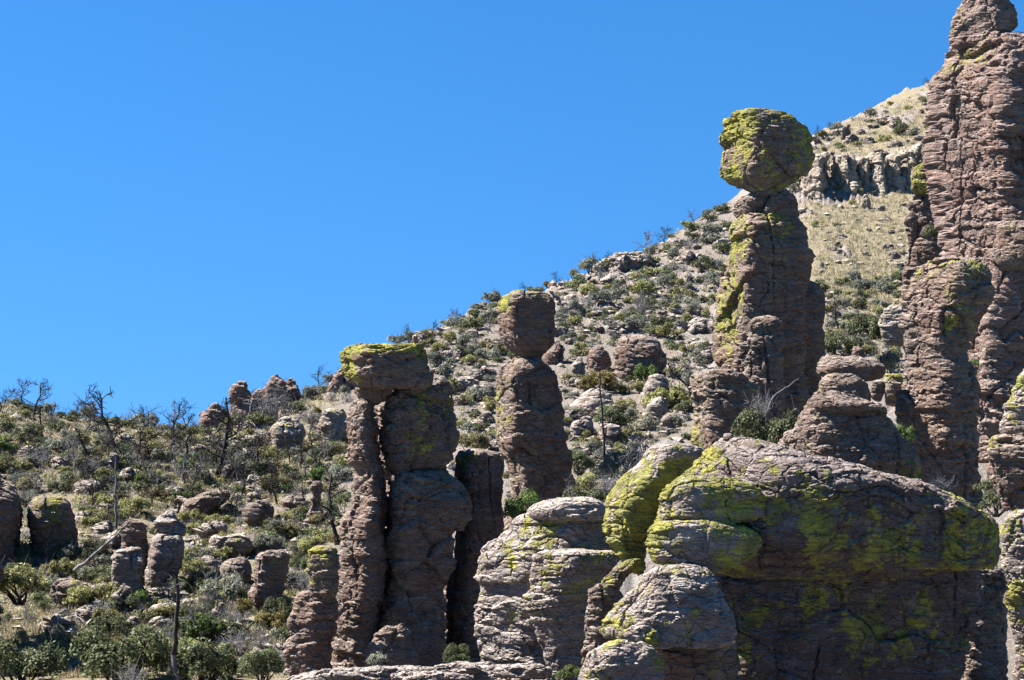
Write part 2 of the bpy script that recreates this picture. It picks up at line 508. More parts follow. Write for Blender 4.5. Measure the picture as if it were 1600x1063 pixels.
def hit(u, v):
    """the visible ground point seen at (u, v): (x, y, z, i, j) or None"""
    i = int(np.clip(np.searchsorted(U, u), 0, nU - 1))
    row = TVmin[i, :S_RIDGE]
    j = int(np.searchsorted(-row, -v))
    if j >= S_RIDGE:
        return None
    return (u - 800) * GD[i, j] / F, GD[i, j], TZ[i, j], i, j


def ridge_v(u):
    i = int(np.clip(np.searchsorted(U, u), 0, nU - 1))
    return TVmin[i, S_RIDGE - 1]


def ground_at(u, D):
    i = int(np.clip(np.searchsorted(U, u), 0, nU - 1))
    return float(np.interp(D, GD[i], TZ[i]))


# ------------------------------------------------------------------ rocks
def rock(profile, D, seed, ratio=0.9, n=3.6, phi=12.0, step=2.2, low=0.10, strata=0.5, blocks=0.5, pits=0.0,
         lichen=0.25, lich_up=0.25, lich_left=0.0, tilt=0.0, sharp=2, mat=None, yoff=0.0, warp=0.5, hsc=1.0, lichen_zone=None, asp=1.0, front=0.0, shear=0.0):
    """a rock lofted through its measured widths, then split by strata, joints and weathering"""
    px = D / F
    step = step * 1.16; strata = strata * 1.2
    pr = np.array(profile, float)
    v = pr[:, 0]; cu = (pr[:, 1] + pr[:, 2]) / 2; hw = (pr[:, 2] - pr[:, 1]) / 2
    v = np.concatenate([[v[0] - 1.0], v, [v[-1] + 2.0]]); cu = np.concatenate([[cu[0]], cu, [cu[-1]]]); hw = np.concatenate([[0.5], hw, [0.5]])
    sl = np.concatenate([[0], np.cumsum(np.hypot(np.diff(v), np.diff(hw)) + 0.01)])
    nt = int(max(14, sl[-1] / step))
    s = np.linspace(0, sl[-1], nt)
    v = np.interp(s, sl, v); cu = np.interp(s, sl, cu); hw = np.interp(s, sl, hw)
    k = max(1, int(sharp / step * 2))
    for _ in range(2):
        ker = np.ones(2 * k + 1) / (2 * k + 1)
        v = np.convolve(np.pad(v, k, mode='edge'), ker, 'valid')
        cu = np.convolve(np.pad(cu, k, mode='edge'), ker, 'valid')
        hw = np.convolve(np.pad(hw, k, mode='edge'), ker, 'valid')
    hw[0] = hw[-1] = 0.05
    maxw = hw.max()
    nfront = int(max(16, 2.6 * maxw / step)); nback = max(8, nfront // 6)
    th = np.concatenate([np.linspace(-1.75, 1.75, nfront, endpoint=False), np.linspace(1.75, 2 * math.pi - 1.75, nback, endpoint=False)])
    a = th - math.radians(phi)
    r = (np.abs(np.cos(a)) ** n + np.abs(np.sin(a) / asp) ** n) ** (-1.0 / n)
    sx = r * np.sin(th); sy = -r * np.cos(th); xm_ = np.abs(sx).max(); sx /= xm_; sy /= xm_
    x = (cu[:, None] - 800 + hw[:, None] * sx[None, :]) * px
    hd = hw * ratio
    fr = np.interp(v, [a_[0] for a_ in front], [a_[1] for a_ in front]) if isinstance(front, (list, tuple)) else front
    y = D + yoff - (fr * (hd.max() - hd))[:, None] * px + hd[:, None] * sy[None, :] * px
    z = np.repeat(((EYE - v) * px)[:, None], len(th), 1) - shear * (x - x[0].mean())
    G = np.stack([x, y, z], 2)
    nth = len(th)
    dt = np.roll(G, -1, 1) - np.roll(G, 1, 1)
    ds = np.empty_like(G); ds[1:-1] = G[2:] - G[:-2]; ds[0] = G[1] - G[0]; ds[-1] = G[-1] - G[-2]
    N = np.cross(ds, dt); N /= (np.linalg.norm(N, axis=2, keepdims=True) + 1e-9)
    ctr = G.mean(1, keepdims=True)
    if ((G - ctr) * N).sum() < 0:
        N = -N
    N[0] = (0, 0, 1); N[-1] = (0, 0, -1)
    p = G.reshape(-1, 3); nn = N.reshape(-1, 3)
    sz = maxw * px
    hs = hsc * px * 26      # thickness of a main layer
    q = p / hs
    wz = fbm(q, 0.22, 3, seed)
    zz = q[:, 2] + 1.6 * warp * wz + tilt * q[:, 0]
    d = low * sz * 1.5 * fbm(p / sz, 0.75, 3, seed + 0.37)
    # layers, broken sideways so that no ledge runs all the way round
    stm = sstep(-0.35, 0.35, fbm(q, 0.2, 2, seed + 5.1))
    wob = np.stack([fbm(q, 0.45, 2, seed + 9.1), fbm(q, 0.45, 2, seed + 9.6), fbm(q, 0.45, 2, seed + 10.1)], 1)
    qs = np.stack([q[:, 0], q[:, 1], zz], 1)
    for lev, (h, am) in enumerate(((1.0, 0.20), (0.40, 0.075), (0.17, 0.022))):
        w = zz / h + 0.6 * fbm(q, 0.35 / h, 2, seed + 2.2 + lev, sz=0.12 / h)
        i0 = np.floor(w); f = w - i0
        lay = i0.astype(np.int32) + int(seed * 31) + lev * 57
        rv = _rnd[lay & 1023] - 0.5; rn = _rnd[(lay + 1) & 1023] - 0.5
        t = sstep(0.93, 1.0, f)
        prot = (rv + 0.25) * (1 - f) ** 0.65 + 0.1 * rv       # each layer juts out sharply at its foot and falls back upwards
        prot = prot * (1 - t) + ((rn + 0.25) + 0.1 * rn) * t
        e = np.minimum(f, 1 - f)
        gmask = sstep(0.0, 0.3, fbm(q, 0.40 / h, 2, seed + 7.7 + lev, sz=0.15 / h))
        groove = np.exp(-(e / 0.075) ** 2) * gmask
        side = sstep(-0.25, 0.3, fbm(q, 0.22 / h, 2, seed + 3.9 + lev, sz=0.6 / h))
        d += strata * hs * am * ((0.12 + 0.88 * stm) * (2.3 * (prot - 0.15) * (0.15 + 0.85 * side)) - 1.2 * groove * (0.3 + 0.7 * stm))
    val, bd = voronoi(qs * [0.40, 0.40, 1.55] + 0.25 * wob, seed + 3.0)
    d += strata * hs * (0.3 + 0.8 * stm) * (0.26 * (val - 0.5) - 0.10 * np.exp(-(bd / 0.05) ** 2))
    # joint blocks with facets of their own
    if blocks > 0:
        val, bd, fc = voronoi(q * [0.30, 0.30, 0.34] + 0.22 * wob, seed + 1.0, True)
        d += blocks * hs * (0.36 * (val - 0.5) + 0.42 * fc - 0.16 * np.exp(-(bd / 0.035) ** 2))
        val, bd, fc = voronoi(q * [1.0, 1.0, 1.7] + 0.5 * wob, seed + 2.0, True)
        d += blocks * hs * (0.12 * (val - 0.5) + 0.20 * fc - 0.07 * np.exp(-(bd / 0.06) ** 2))
    if pits > 0:
        pn = fbm(q, 0.55, 3, seed + 12.0, sz=0.95)
        d -= pits * hs * 0.55 * sstep(0.20, 0.42, pn)
    vcr = np.abs(fbm(q, 0.33, 2, seed + 21.0, sz=0.05)); vm = sstep(0.10, 0.3, fbm(q, 0.2, 2, seed + 22.0, sz=0.1))
    d -= hs * 0.24 * np.exp(-(vcr / 0.014) ** 2) * vm
    cr = np.abs(fbm(q, 0.55, 2, seed + 16.0, sz=0.8)); cm = sstep(0.0, 0.3, fbm(q, 0.3, 2, seed + 17.0))
    d -= hs * 0.13 * np.exp(-(cr / 0.022) ** 2) * cm
    rg = 1 - np.abs(fbm(q, 1.1, 4, seed + 18.0, sz=2.3, gain=0.6)) * 2.2
    d += hs * 0.065 * (rg - 0.6) * (0.4 + 0.6 * stm)
    d += hs * 0.09 * fbm(q, 2.6, 4, seed + 14.0, sz=4.6, gain=0.7)
    fade = np.ones(len(s)); e_ = max(2, int(3 / step * 2)); fade[:e_] = np.linspace(0.3, 1, e_)
    d = d.reshape(nt, nth) * fade[:, None]
    d[0] = d[0].mean(); d[-1] = 0
    disp = nn.copy(); disp[:, 2] *= 0.75
    p2 = p + disp * d.reshape(-1)[:, None]
    # lichen
    tt = (p[:, 2] - p[:, 2].min()) / (np.ptp(p[:, 2]) + 1e-6)
    li = lichen + 0.04 + 1.25 * fbm(q, 0.26, 4, seed + 20.0, sz=0.17, gain=0.65) + lich_up * (sstep(0.55, 1.0, tt) - 0.3) + lich_left * sstep(0.2, 0.9, -nn[:, 0])
    if lichen_zone is not None:
        li = li + lichen_zone(p, (p[:, 0] / px + 800 - yoff * 0), EYE - p[:, 2] / px)
    li = np.clip(li, 0, 1)
    idx = np.arange(nt * nth).reshape(nt, nth); nx = np.roll(idx, -1, 1)
    faces = np.stack([idx[:-1].ravel(), idx[1:].ravel(), nx[1:].ravel(), nx[:-1].ravel()], 1)
    return p2, faces, li


ROCK_TRIS = [0]


def rock_part(name, parent, origin, profile, D, seed, mat=None, **kw):
    p, f, li = rock(profile, D, seed, **kw)
    ROCK_TRIS[0] += 2 * len(f)
    me = mesh_from(name, p - np.array(origin), f, mat or M_ROCK, {'lichen': li}, smooth=False)
    if parent is None:
        return add(name, me, None, origin)
    return add(name, me, parent)


def hoodoo(name, label, cat, u, v, D, group=None):
    o = P(u, v, D)
    e = add(name, None, None, o)
    tag(e, label, cat, group)
    return e, o


GH = 'balanced rock pillars'
# pillar with the flat lichen cap and a dark vertical joint
h, o = hoodoo('rock_pillar', 'split double rock pillar with a flat yellow-lichened cap slab and dark vertical joint', 'rock pillar', 620, 1045, 90, GH)
rock_part('cap_slab', h, o, [(537, 570, 600), (540, 545, 655), (550, 534, 667), (566, 533, 672), (584, 536, 675), (598, 545, 676), (608, 560, 668)], 89.4, 1.1, ratio=0.85, n=3.6, phi=20, front=0.5, step=1.6, strata=1.2, low=0.05, blocks=0.3, lichen=0.3, lich_up=0.7, lich_left=0.5, tilt=-0.1)
rock_part('neck_stone', h, o, [(600, 565, 622), (609, 549, 618), (622, 556, 604), (633, 565, 592)], 89.6, 1.4, step=1.9, n=3, phi=14, blocks=0.4, low=0.08, strata=0.5, ratio=0.9, lichen=0.0)
rock_part('column', h, o, [(626, 553, 582), (650, 543, 588), (690, 541, 589), (722, 541, 594), (730, 553, 597), (760, 554, 603), (793, 552, 606), (812, 534, 606), (860, 530, 605), (924, 526, 602), (977, 518, 592), (1035, 516, 586), (1070, 514, 586)], 89.6, 1.7, step=1.7, n=3.6, phi=-24, ratio=2.0, strata=0.75, blocks=0.6, pits=0.35, lichen=-0.05)
rock_part('upper_block', h, o, [(605, 622, 672), (610, 606, 690), (622, 594, 702), (642, 587, 709), (675, 586, 712), (702, 590, 711), (722, 598, 705), (737, 610, 694), (746, 626, 682)], 90.6, 2.3, step=1.8, n=3.8, phi=18, ratio=1.1, strata=0.75, blocks=0.7, low=0.08, lichen=0.1, lich_up=0.4)
rock_part('column', h, o, [(734, 630, 690), (741, 612, 708), (754, 602, 724), (784, 598, 738), (808, 597, 733), (832, 597, 716), (860, 597, 704), (924, 592, 700), (977, 586, 700), (1035, 580, 702), (1080, 580, 704)], 90.4, 2.45, step=1.8, n=4, phi=18, ratio=1.2, strata=0.75, blocks=0.75, low=0.09, lichen=-0.1, lich_up=0.1)
rock_part('core', h, o, [(640, 556, 690), (700, 552, 695), (900, 548, 690), (1080, 545, 690)], 93, 2.8, step=3, n=4, phi=10, ratio=0.5, strata=0.4, blocks=0.4, lichen=-0.4)
rock_part('foot_block', h, o, [(978, 600, 628), (990, 590, 640), (1010, 580, 648), (1035, 572, 655), (1065, 570, 660)], 86.6, 2.6, step=1.9, n=3, phi=-8, strata=0.8, blocks=0.5, ratio=0.8, lichen=-0.1)

h, o = hoodoo('rock_pillar', 'short layered rock pillar leaning against the split double pillar, yellow lichen on top', 'rock pillar', 488, 1055, 86)
rock_part('upper_stack', h, o, [(854, 488, 524), (860, 478, 530), (885, 478, 530), (905, 482, 528), (928, 480, 528), (936, 482, 526)], 86, 3.1, step=1.7, n=3.6, phi=-20, strata=1.0, blocks=0.4, low=0.05, lichen=0.25, lich_left=0.4, ratio=0.9)
rock_part('column', h, o, [(926, 470, 524), (940, 460, 528), (970, 451, 526), (1020, 447, 522), (1050, 449, 518), (1075, 449, 516)], 86.3, 3.4, step=1.8, n=3.6, phi=-30, strata=0.8, blocks=0.55, pits=0.3, lichen=-0.1, lich_up=0.1)

# pillar with a squarish head
h, o = hoodoo('rock_pillar', 'single rock pillar with a squarish boulder balanced as a head', 'rock pillar', 835, 1000, 105, GH)
rock_part('head_boulder', h, o, [(458, 792, 850), (464, 780, 864), (476, 775, 868), (500, 774, 870), (526, 778, 870), (541, 786, 867), (551, 798, 859), (558, 810, 848), (566, 818, 840)], 105, 4.1, step=1.7, n=5.5, phi=20, strata=0.22, blocks=0.5, low=0.07, lichen=0.16, lich_up=0.5, lich_left=0.45, ratio=0.95)
rock_part('column', h, o, [(560, 814, 842), (565, 800, 856), (573, 785, 867), (590, 776, 875), (626, 775, 880), (663, 776, 884), (693, 774, 888), (712, 786, 890), (740, 797, 892), (780, 800, 896), (900, 800, 905)], 105, 4.6, step=1.7, n=5, phi=18, strata=0.32, blocks=0.55, low=0.06, pits=0.1, lichen=-0.08, lich_left=0.1, ratio=1.0)

h, o = hoodoo('rock_block', 'flat-topped rock block in shade at the foot of the square-headed pillar', 'rock block', 755, 1040, 93.2)
rock_part('block', h, o, [(705, 735, 772), (710, 720, 784), (722, 716, 787), (750, 716, 788), (790, 722, 787), (830, 712, 786), (880, 704, 788), (950, 698, 794), (1080, 690, 800)], 93.2, 5.2, step=2.0, n=4.5, phi=24, strata=0.3, blocks=0.5, lichen=0.05, lich_up=0.45, ratio=1.0)
h, o = hoodoo('rock_wall', 'dark shaded rock wall filling the gap behind the split double pillar', 'rock wall', 780, 1060, 108)
rock_part('wall', h, o, [(780, 850, 900), (800, 800, 960), (840, 730, 990), (900, 690, 950), (1000, 680, 1030), (1090, 680, 1030)], 108, 5.7, step=3.0, n=3, phi=12, strata=0.4, blocks=0.5, ratio=0.5, lichen=-0.2)

# tall pillar with the big head
h, o = hoodoo('rock_pillar', 'tall rock pillar with a big yellow-lichened boulder balanced on a thin neck', 'rock pillar', 1200, 690, 100, GH)
rock_part('head_boulder', h, o, [(175, 1150, 1208), (181, 1138, 1226), (196, 1132, 1256), (212, 1131, 1264), (236, 1130, 1267), (262, 1130, 1264), (280, 1137, 1254), (291, 1152, 1240), (299, 1168, 1226), (306, 1178, 1216)], 100, 6.1, step=1.6, n=6.0, phi=26, front=0.4, strata=0.35, blocks=0.6, low=0.05, lichen=0.30, lich_up=0.4, lich_left=0.45, ratio=0.95)
rock_part('neck', h, o, [(300, 1172, 1222), (308, 1158, 1234), (314, 1150, 1238), (324, 1147, 1241), (336, 1150, 1240), (344, 1160, 1230)], 100, 6.4, step=1.8, n=3.4, phi=10, strata=0.5, blocks=0.8, low=0.12, lichen=-0.3, ratio=0.9)
rock_part('column', h, o, [(338, 1150, 1238), (352, 1142, 1249), (383, 1135, 1257), (429, 1130, 1257), (445, 1127, 1254), (480, 1122, 1252), (520, 1119, 1252), (560, 1118, 1255), (580, 1118, 1258), (640, 1122, 1268), (720, 1120, 1270)], 100, 6.7, step=1.8, n=5, phi=18, strata=0.4, blocks=0.75, low=0.08, pits=0.2, lichen=-0.05, lich_left=0.36, ratio=1.0)
rock_part('side_lobe', h, o, [(438, 1240, 1264), (448, 1222, 1280), (466, 1212, 1290), (510, 1210, 1291), (545, 1212, 1288), (600, 1214, 1280), (660, 1214, 1276), (720, 1214, 1276)], 100.6, 6.9, step=2.0, n=3.6, phi=14, strata=0.4, blocks=0.5, lichen=0.0, lich_up=0.3, ratio=1.2)
rock_part('front_stack', h, o, [(497, 1180, 1212), (508, 1172, 1222), (528, 1174, 1221), (548, 1168, 1220), (572, 1162, 1222), (610, 1160, 1224), (680, 1158, 1226)], 96.6, 7.2, step=1.8, n=3.2, phi=-5, strata=0.85, blocks=0.5, lichen=-0.15, ratio=0.8)

h, o = hoodoo('rock_block', 'square rock block with an overhanging top slab beside the big-headed pillar', 'rock block', 1132, 705, 92)
rock_part('top_slab', h, o, [(579, 1108, 1148), (583, 1100, 1162), (592, 1101, 1168), (600, 1108, 1166), (604, 1120, 1158)], 91.5, 7.5, step=1.8, n=3, phi=15, strata=0.7, blocks=0.3, low=0.04, lichen=-0.1, ratio=0.8)
rock_part('block', h, o, [(588, 1084, 1160), (600, 1079, 1170), (612, 1082, 1178), (640, 1086, 1186), (670, 1084, 1186), (700, 1082, 1182), (740, 1080, 1182)], 92, 7.9, step=1.8, n=5.5, phi=17, strata=0.45, blocks=0.7, pits=0.2, lichen=0.05, lich_left=0.35, ratio=1.0)

# mound with slabs in front of the pillars
h, o = hoodoo('rock_mound', 'cone-shaped rock mound topped by flat slabs behind the huge lichened boulder', 'rock mound', 1320, 760, 75)
rock_part('top_slab', h, o, [(611, 1272, 1312), (617, 1267, 1322), (627, 1267, 1345), (632, 1268, 1376), (640, 1272, 1384), (648, 1292, 1378), (651, 1305, 1365)], 74.6, 8.2, step=1.7, n=2.8, phi=10, strata=0.7, blocks=0.25, low=0.05, lichen=0.1, ratio=0.8, sharp=2)
rock_part('mound', h, o, [(638, 1262, 1372), (650, 1246, 1382), (665, 1236, 1392), (682, 1221, 1406), (700, 1211, 1424), (716, 1207, 1433), (745, 1203, 1438), (800, 1195, 1450)], 75.5, 8.6, step=1.8, n=3.4, phi=14, front=0.5, strata=0.7, blocks=0.5, lichen=0.12, lich_up=0.0, ratio=0.75)
h, o = hoodoo('rock_stack', 'stack of thin layered rocks above the cone-shaped mound', 'rock stack', 1325, 650, 85)
rock_part('upper_slab', h, o, [(556, 1296, 1325), (561, 1284, 1366), (572, 1278, 1382), (586, 1279, 1383), (594, 1288, 1376)], 85.4, 8.9, step=1.8, n=2.8, phi=6, strata=0.9, blocks=0.3, low=0.05, ratio=0.8, lichen=0.0)
rock_part('lower_stack', h, o, [(586, 1292, 1340), (598, 1279, 1356), (612, 1276, 1358), (630, 1275, 1362), (660, 1275, 1365)], 84.6, 9.2, step=1.8, n=3, phi=-10, strata=1.0, blocks=0.3, low=0.06, ratio=0.8, lichen=0.0)
rock_part('standing_stone', h, o, [(543, 1334, 1342), (549, 1331, 1347), (557, 1329, 1348), (562, 1330, 1346)], 85.4, 9.4, step=1.8, n=2.6, phi=0, lichen=0.0, strata=0.3, blocks=0.3)
for k, (pr, lb) in enumerate((([(594, 1364, 1378), (603, 1359, 1384), (616, 1358, 1385), (626, 1364, 1380)], 'smooth pale yellowish boulder beside the layered rock stack'),
                              ([(586, 1384, 1408), (598, 1380, 1414), (612, 1380, 1414), (634, 1384, 1412)], 'blocky pale yellowish boulder touching the notched pillar'))):
    b_ = rock_part('boulder', None, P(1372 + 25 * k, 628, 87), pr, 87, 9.6 + k, mat=M_BOUL, step=1.8, n=2.6, phi=-10, strata=0.15, blocks=0.4, lichen=0.12)
    tag(b_, lb, 'boulder')

# right hand pillars and the tower
h, o = hoodoo('rock_pillar', 'thick notched rock pillar with a broad lichened top, standing before the tower', 'rock pillar', 1480, 790, 85, GH)
rock_part('column', h, o, [(406, 1446, 1520), (414, 1434, 1536), (428, 1426, 1543), (451, 1416, 1547), (471, 1415, 1541), (498, 1411, 1528), (530, 1411, 1518), (552, 1415, 1509), (572, 1415, 1519), (601, 1409, 1526), (656, 1406, 1525), (690, 1410, 1524), (720, 1428, 1526), (750, 1438, 1528), (830, 1440, 1530)], 85, 10.3, step=1.7, n=3.6, phi=-58, asp=1.5, strata=0.55, blocks=0.6, pits=0.5, low=0.06, lichen=0.02, lich_up=0.6, ratio=0.95)
rock_part('top_slab', h, o, [(402, 1470, 1510), (405, 1452, 1530), (410, 1448, 1536), (414, 1460, 1528)], 85, 10.6, step=1.8, n=2.6, phi=0, strata=0.5, blocks=0.2, low=0.03, lichen=-0.1, ratio=0.8)

h, o = hoodoo('rock_tower', 'massive reddish rock tower reaching out of the top of the picture', 'rock tower', 1540, 700, 110)
rock_part('cap_boulder', h, o, [(-22, 1520, 1558), (-4, 1507, 1568), (8, 1498, 1579), (25, 1489, 1582), (45, 1485, 1581), (58, 1484, 1576), (68, 1487, 1566), (76, 1496, 1552)], 110, 11.2, mat=M_TOWER, step=1.8, n=3.8, phi=-50, asp=1.5, strata=0.3, blocks=0.6, low=0.06, lichen=0.0, lich_left=0.35, ratio=0.9)
rock_part('column', h, o, [(58, 1506, 1592), (66, 1494, 1602), (78, 1481, 1610), (94, 1475, 1616), (112, 1460, 1622), (124, 1456, 1625), (170, 1455, 1628), (226, 1457, 1630), (282, 1461, 1632), (340, 1469, 1634), (400, 1477, 1634), (500, 1480, 1636), (720, 1480, 1640)], 110, 11.6, mat=M_TOWER, step=1.7, n=5.0, phi=-64, asp=2.3, strata=0.5, blocks=0.7, pits=0.55, low=0.05, lichen=-0.22, lich_up=0.25, lich_left=0.1, ratio=0.85, warp=0.7)
h, o = hoodoo('rock_column', 'slim rock column tucked against the tower with a round lichened boulder on top', 'rock column', 1445, 560, 119)
rock_part('cap_boulder', h, o, [(252, 1440, 1457), (260, 1427, 1463), (272, 1420, 1466), (288, 1417, 1466), (298, 1421, 1462), (303, 1428, 1455)], 118.6, 12.1, step=1.8, n=3, phi=-20, strata=0.25, blocks=0.5, lichen=0.5, lich_up=0.3, ratio=0.9)
rock_part('column', h, o, [(303, 1424, 1462), (312, 1418, 1468), (340, 1415, 1474), (400, 1412, 1480), (440, 1411, 1482), (600, 1408, 1490)], 119, 12.5, step=1.8, n=4, phi=-24, strata=0.45, blocks=0.6, lichen=-0.05, lich_up=0.2, pits=0.3, ratio=0.9)
h, o = hoodoo('rock_pillar', 'reddish rock pillar between the notched pillar and the picture edge, pale top', 'rock pillar', 1575, 690, 96, GH)
rock_part('top_boulder', h, o, [(346, 1570, 1606), (355, 1556, 1616), (378, 1549, 1622), (404, 1546, 1624), (416, 1550, 1622), (424, 1560, 1612)], 96, 13.1, step=1.8, n=3.2, phi=-25, strata=0.5, blocks=0.4, lichen=0.1, lich_up=0.2, ratio=0.9)
rock_part('column', h, o, [(410, 1555, 1616), (426, 1548, 1624), (455, 1540, 1626), (520, 1533, 1628), (600, 1528, 1628), (655, 1527, 1628), (674, 1532, 1626), (690, 1545, 1620), (780, 1540, 1625)], 96.5, 13.6, mat=M_TOWER, step=1.8, n=4.6, phi=-8, strata=0.5, blocks=0.6, pits=0.45, lichen=-0.3, ratio=0.9)
b_ = rock_part('boulder', None, P(1398, 540, 97), [(466, 1396, 1412), (478, 1380, 1420), (500, 1374, 1424), (522, 1377, 1424), (540, 1384, 1424)], 97, 13.9, step=1.8, n=2.8, phi=-20, strata=0.7, blocks=0.4, lichen=0.2, lich_up=0.2, ratio=0.9, mat=M_GREY)
tag(b_, 'rounded grey lichened boulder wedged left of the notched pillar', 'boulder')

h, o = hoodoo('rock_stack', 'lichened rock stack cut off by the right edge beside the huge boulder', 'rock stack', 1590, 1063, 70)
rock_part('top_boulder', h, o, [(575, 1600, 1632), (590, 1588, 1640), (617, 1577, 1645), (650, 1566, 1648), (668, 1563, 1648), (678, 1568, 1645), (682, 1580, 1635)], 71, 14.2, mat=M_GREY, step=1.8, n=3, phi=-25, strata=0.45, blocks=0.4, lichen=0.3, ratio=0.9)
rock_part('middle_block', h, o, [(680, 1560, 1640), (690, 1546, 1645), (704, 1543, 1646), (724, 1548, 1646), (756, 1553, 1645), (784, 1557, 1640), (798, 1562, 1635)], 70.4, 14.6, step=1.8, n=3.2, phi=-30, strata=0.7, blocks=0.7, pits=0.6, lichen=0.2, lich_up=0.3, ratio=0.9)
rock_part('lower_block', h, o, [(802, 1578, 1636), (812, 1568, 1642), (840, 1563, 1646), (887, 1562, 1646), (930, 1565, 1645), (960, 1574, 1644), (985, 1582, 1642), (1010, 1583, 1642), (1090, 1586, 1645)], 69, 14.9, mat=M_GREY, step=1.8, n=3.2, phi=-30, strata=0.6, blocks=0.5, lichen=0.3, ratio=0.9)
b_ = rock_part('rock_column', None, P(1530, 1075, 63), [(880, 1512, 1552), (892, 1500, 1566), (940, 1492, 1570), (1000, 1488, 1572), (1090, 1484, 1576)], 65.4, 15.3, step=2.0, n=3.4, phi=18, strata=0.7, blocks=0.6, lichen=-0.1)
tag(b_, 'shaded rock column under the overhang of the huge boulder', 'rock column')

# the huge boulder in front
h, o = hoodoo('rock_outcrop', 'huge rounded boulder pile covered in yellow-green lichen in the foreground', 'rock outcrop', 1250, 1075, 60)


def fgz(p, u, v):
    return 0.22 * np.exp(-((u - 1180) / 110) ** 2) * np.exp(-((v - 790) / 70) ** 2) + 0.30 * sstep(1140, 1030, u) - 0.35 * np.exp(-((u - 1200) / 70) ** 2) * np.exp(-((v - 850) / 30) ** 2) - 0.36 * sstep(736, 708, v - 0.2 * (u - 1187)) * sstep(1060, 1120, u)


def fgl(p, u, v):
    return 0.22 * np.exp(-((u - 1370) / 120) ** 2) * np.exp(-((v - 950) / 60) ** 2) - 0.3 * sstep(1000, 1060, v) * sstep(1330, 1380, u)


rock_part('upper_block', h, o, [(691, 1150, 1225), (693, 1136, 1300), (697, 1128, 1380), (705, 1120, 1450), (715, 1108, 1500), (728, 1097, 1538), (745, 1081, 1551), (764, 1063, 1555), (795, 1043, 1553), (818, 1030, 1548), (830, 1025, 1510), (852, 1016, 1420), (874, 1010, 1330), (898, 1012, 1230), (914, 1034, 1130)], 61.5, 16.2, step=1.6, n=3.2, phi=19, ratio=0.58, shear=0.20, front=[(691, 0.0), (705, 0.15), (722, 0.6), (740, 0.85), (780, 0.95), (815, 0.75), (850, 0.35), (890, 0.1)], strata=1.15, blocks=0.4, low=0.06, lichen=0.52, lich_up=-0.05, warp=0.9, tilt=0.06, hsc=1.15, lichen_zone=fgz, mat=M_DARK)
rock_part('nose_block', h, o, [(746, 1066, 1130), (751, 1050, 1160), (760, 1040, 1180), (776, 1033, 1195), (794, 1030, 1198), (808, 1034, 1190), (818, 1050, 1170)], 59.3, 16.4, step=1.7, n=3.0, phi=20, asp=1.2, ratio=0.55, front=[(746, 0.0), (762, 0.4), (780, 0.6)], strata=0.8, blocks=0.35, low=0.06, lichen=0.50, lich_left=0.2, mat=M_GREY)
rock_part('chin_block', h, o, [(815, 1034, 1130), (821, 1016, 1165), (834, 1006, 1185), (852, 1004, 1190), (868, 1010, 1185), (882, 1026, 1165), (892, 1060, 1130)], 58.9, 16.5, step=1.7, n=3.0, phi=20, asp=1.2, ratio=0.55, front=0.3, strata=0.6, blocks=0.35, low=0.06, lichen=0.52, lich_left=0.2, mat=M_GREY)
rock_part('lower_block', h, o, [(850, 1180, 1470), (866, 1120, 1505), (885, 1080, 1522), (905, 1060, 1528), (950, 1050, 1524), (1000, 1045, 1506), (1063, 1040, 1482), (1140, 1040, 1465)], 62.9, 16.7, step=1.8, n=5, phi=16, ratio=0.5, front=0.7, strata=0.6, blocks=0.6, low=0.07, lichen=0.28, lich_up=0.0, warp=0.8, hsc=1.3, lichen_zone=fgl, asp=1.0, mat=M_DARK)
rock_part('shoulder_block', h, o, [(880, 1044, 1090), (886, 1024, 1104), (898, 1004, 1116), (928, 980, 1128), (952, 958, 1138), (970, 944, 1144), (986, 938, 1146), (998, 950, 1142), (1008, 980, 1130)], 58.2, 17.1, step=1.7, n=3.2, phi=14, ratio=0.6, front=[(880, 0.0), (930, 0.35), (970, 0.7)], strata=0.8, blocks=0.5, low=0.07, lichen=0.34, lich_left=0.1, mat=M_GREY)
rock_part('under_block', h, o, [(984, 985, 1125), (1000, 962, 1142), (1030, 958, 1146), (1100, 955, 1146)], 59.4, 17.3, step=2.0, n=3.6, phi=18, ratio=0.5, strata=0.5, blocks=0.6, lichen=0.1)
rock_part('foot_block', h, o, [(1002, 955, 992), (1010, 935, 1020), (1024, 920, 1034), (1045, 909, 1036), (1090, 900, 1036)], 55.5, 17.5, step=1.8, n=3.2, phi=10, ratio=0.6, front=0.5, strata=0.5, blocks=0.4, lichen=0.3, mat=M_GREY)
rock_part('hooked_block', h, o, [(695, 1030, 1082), (700, 1014, 1098), (709, 1006, 1106), (720, 1000, 1102), (734, 984, 1094), (752, 966, 1082), (774, 949, 1060), (799, 943, 1038), (824, 941, 1031), (842, 941, 1018), (856, 955, 1008), (874, 969, 1006), (898, 985, 1008)], 64.0, 17.9, step=1.7, n=3.2, phi=26, ratio=0.8, front=0.5, strata=0.7, blocks=0.25, low=0.06, lichen=0.66, lich_up=-0.5, mat=M_GREY)
rock_part('side_column', h, o, [(874, 975, 1002), (886, 962, 996), (898, 945, 984), (920, 922, 966), (960, 913, 955), (1010, 908, 950), (1085, 902, 945)], 62.5, 18.2, step=1.8, n=3.2, phi=-25, ratio=0.9, strata=0.7, blocks=0.5, lichen=0.33)

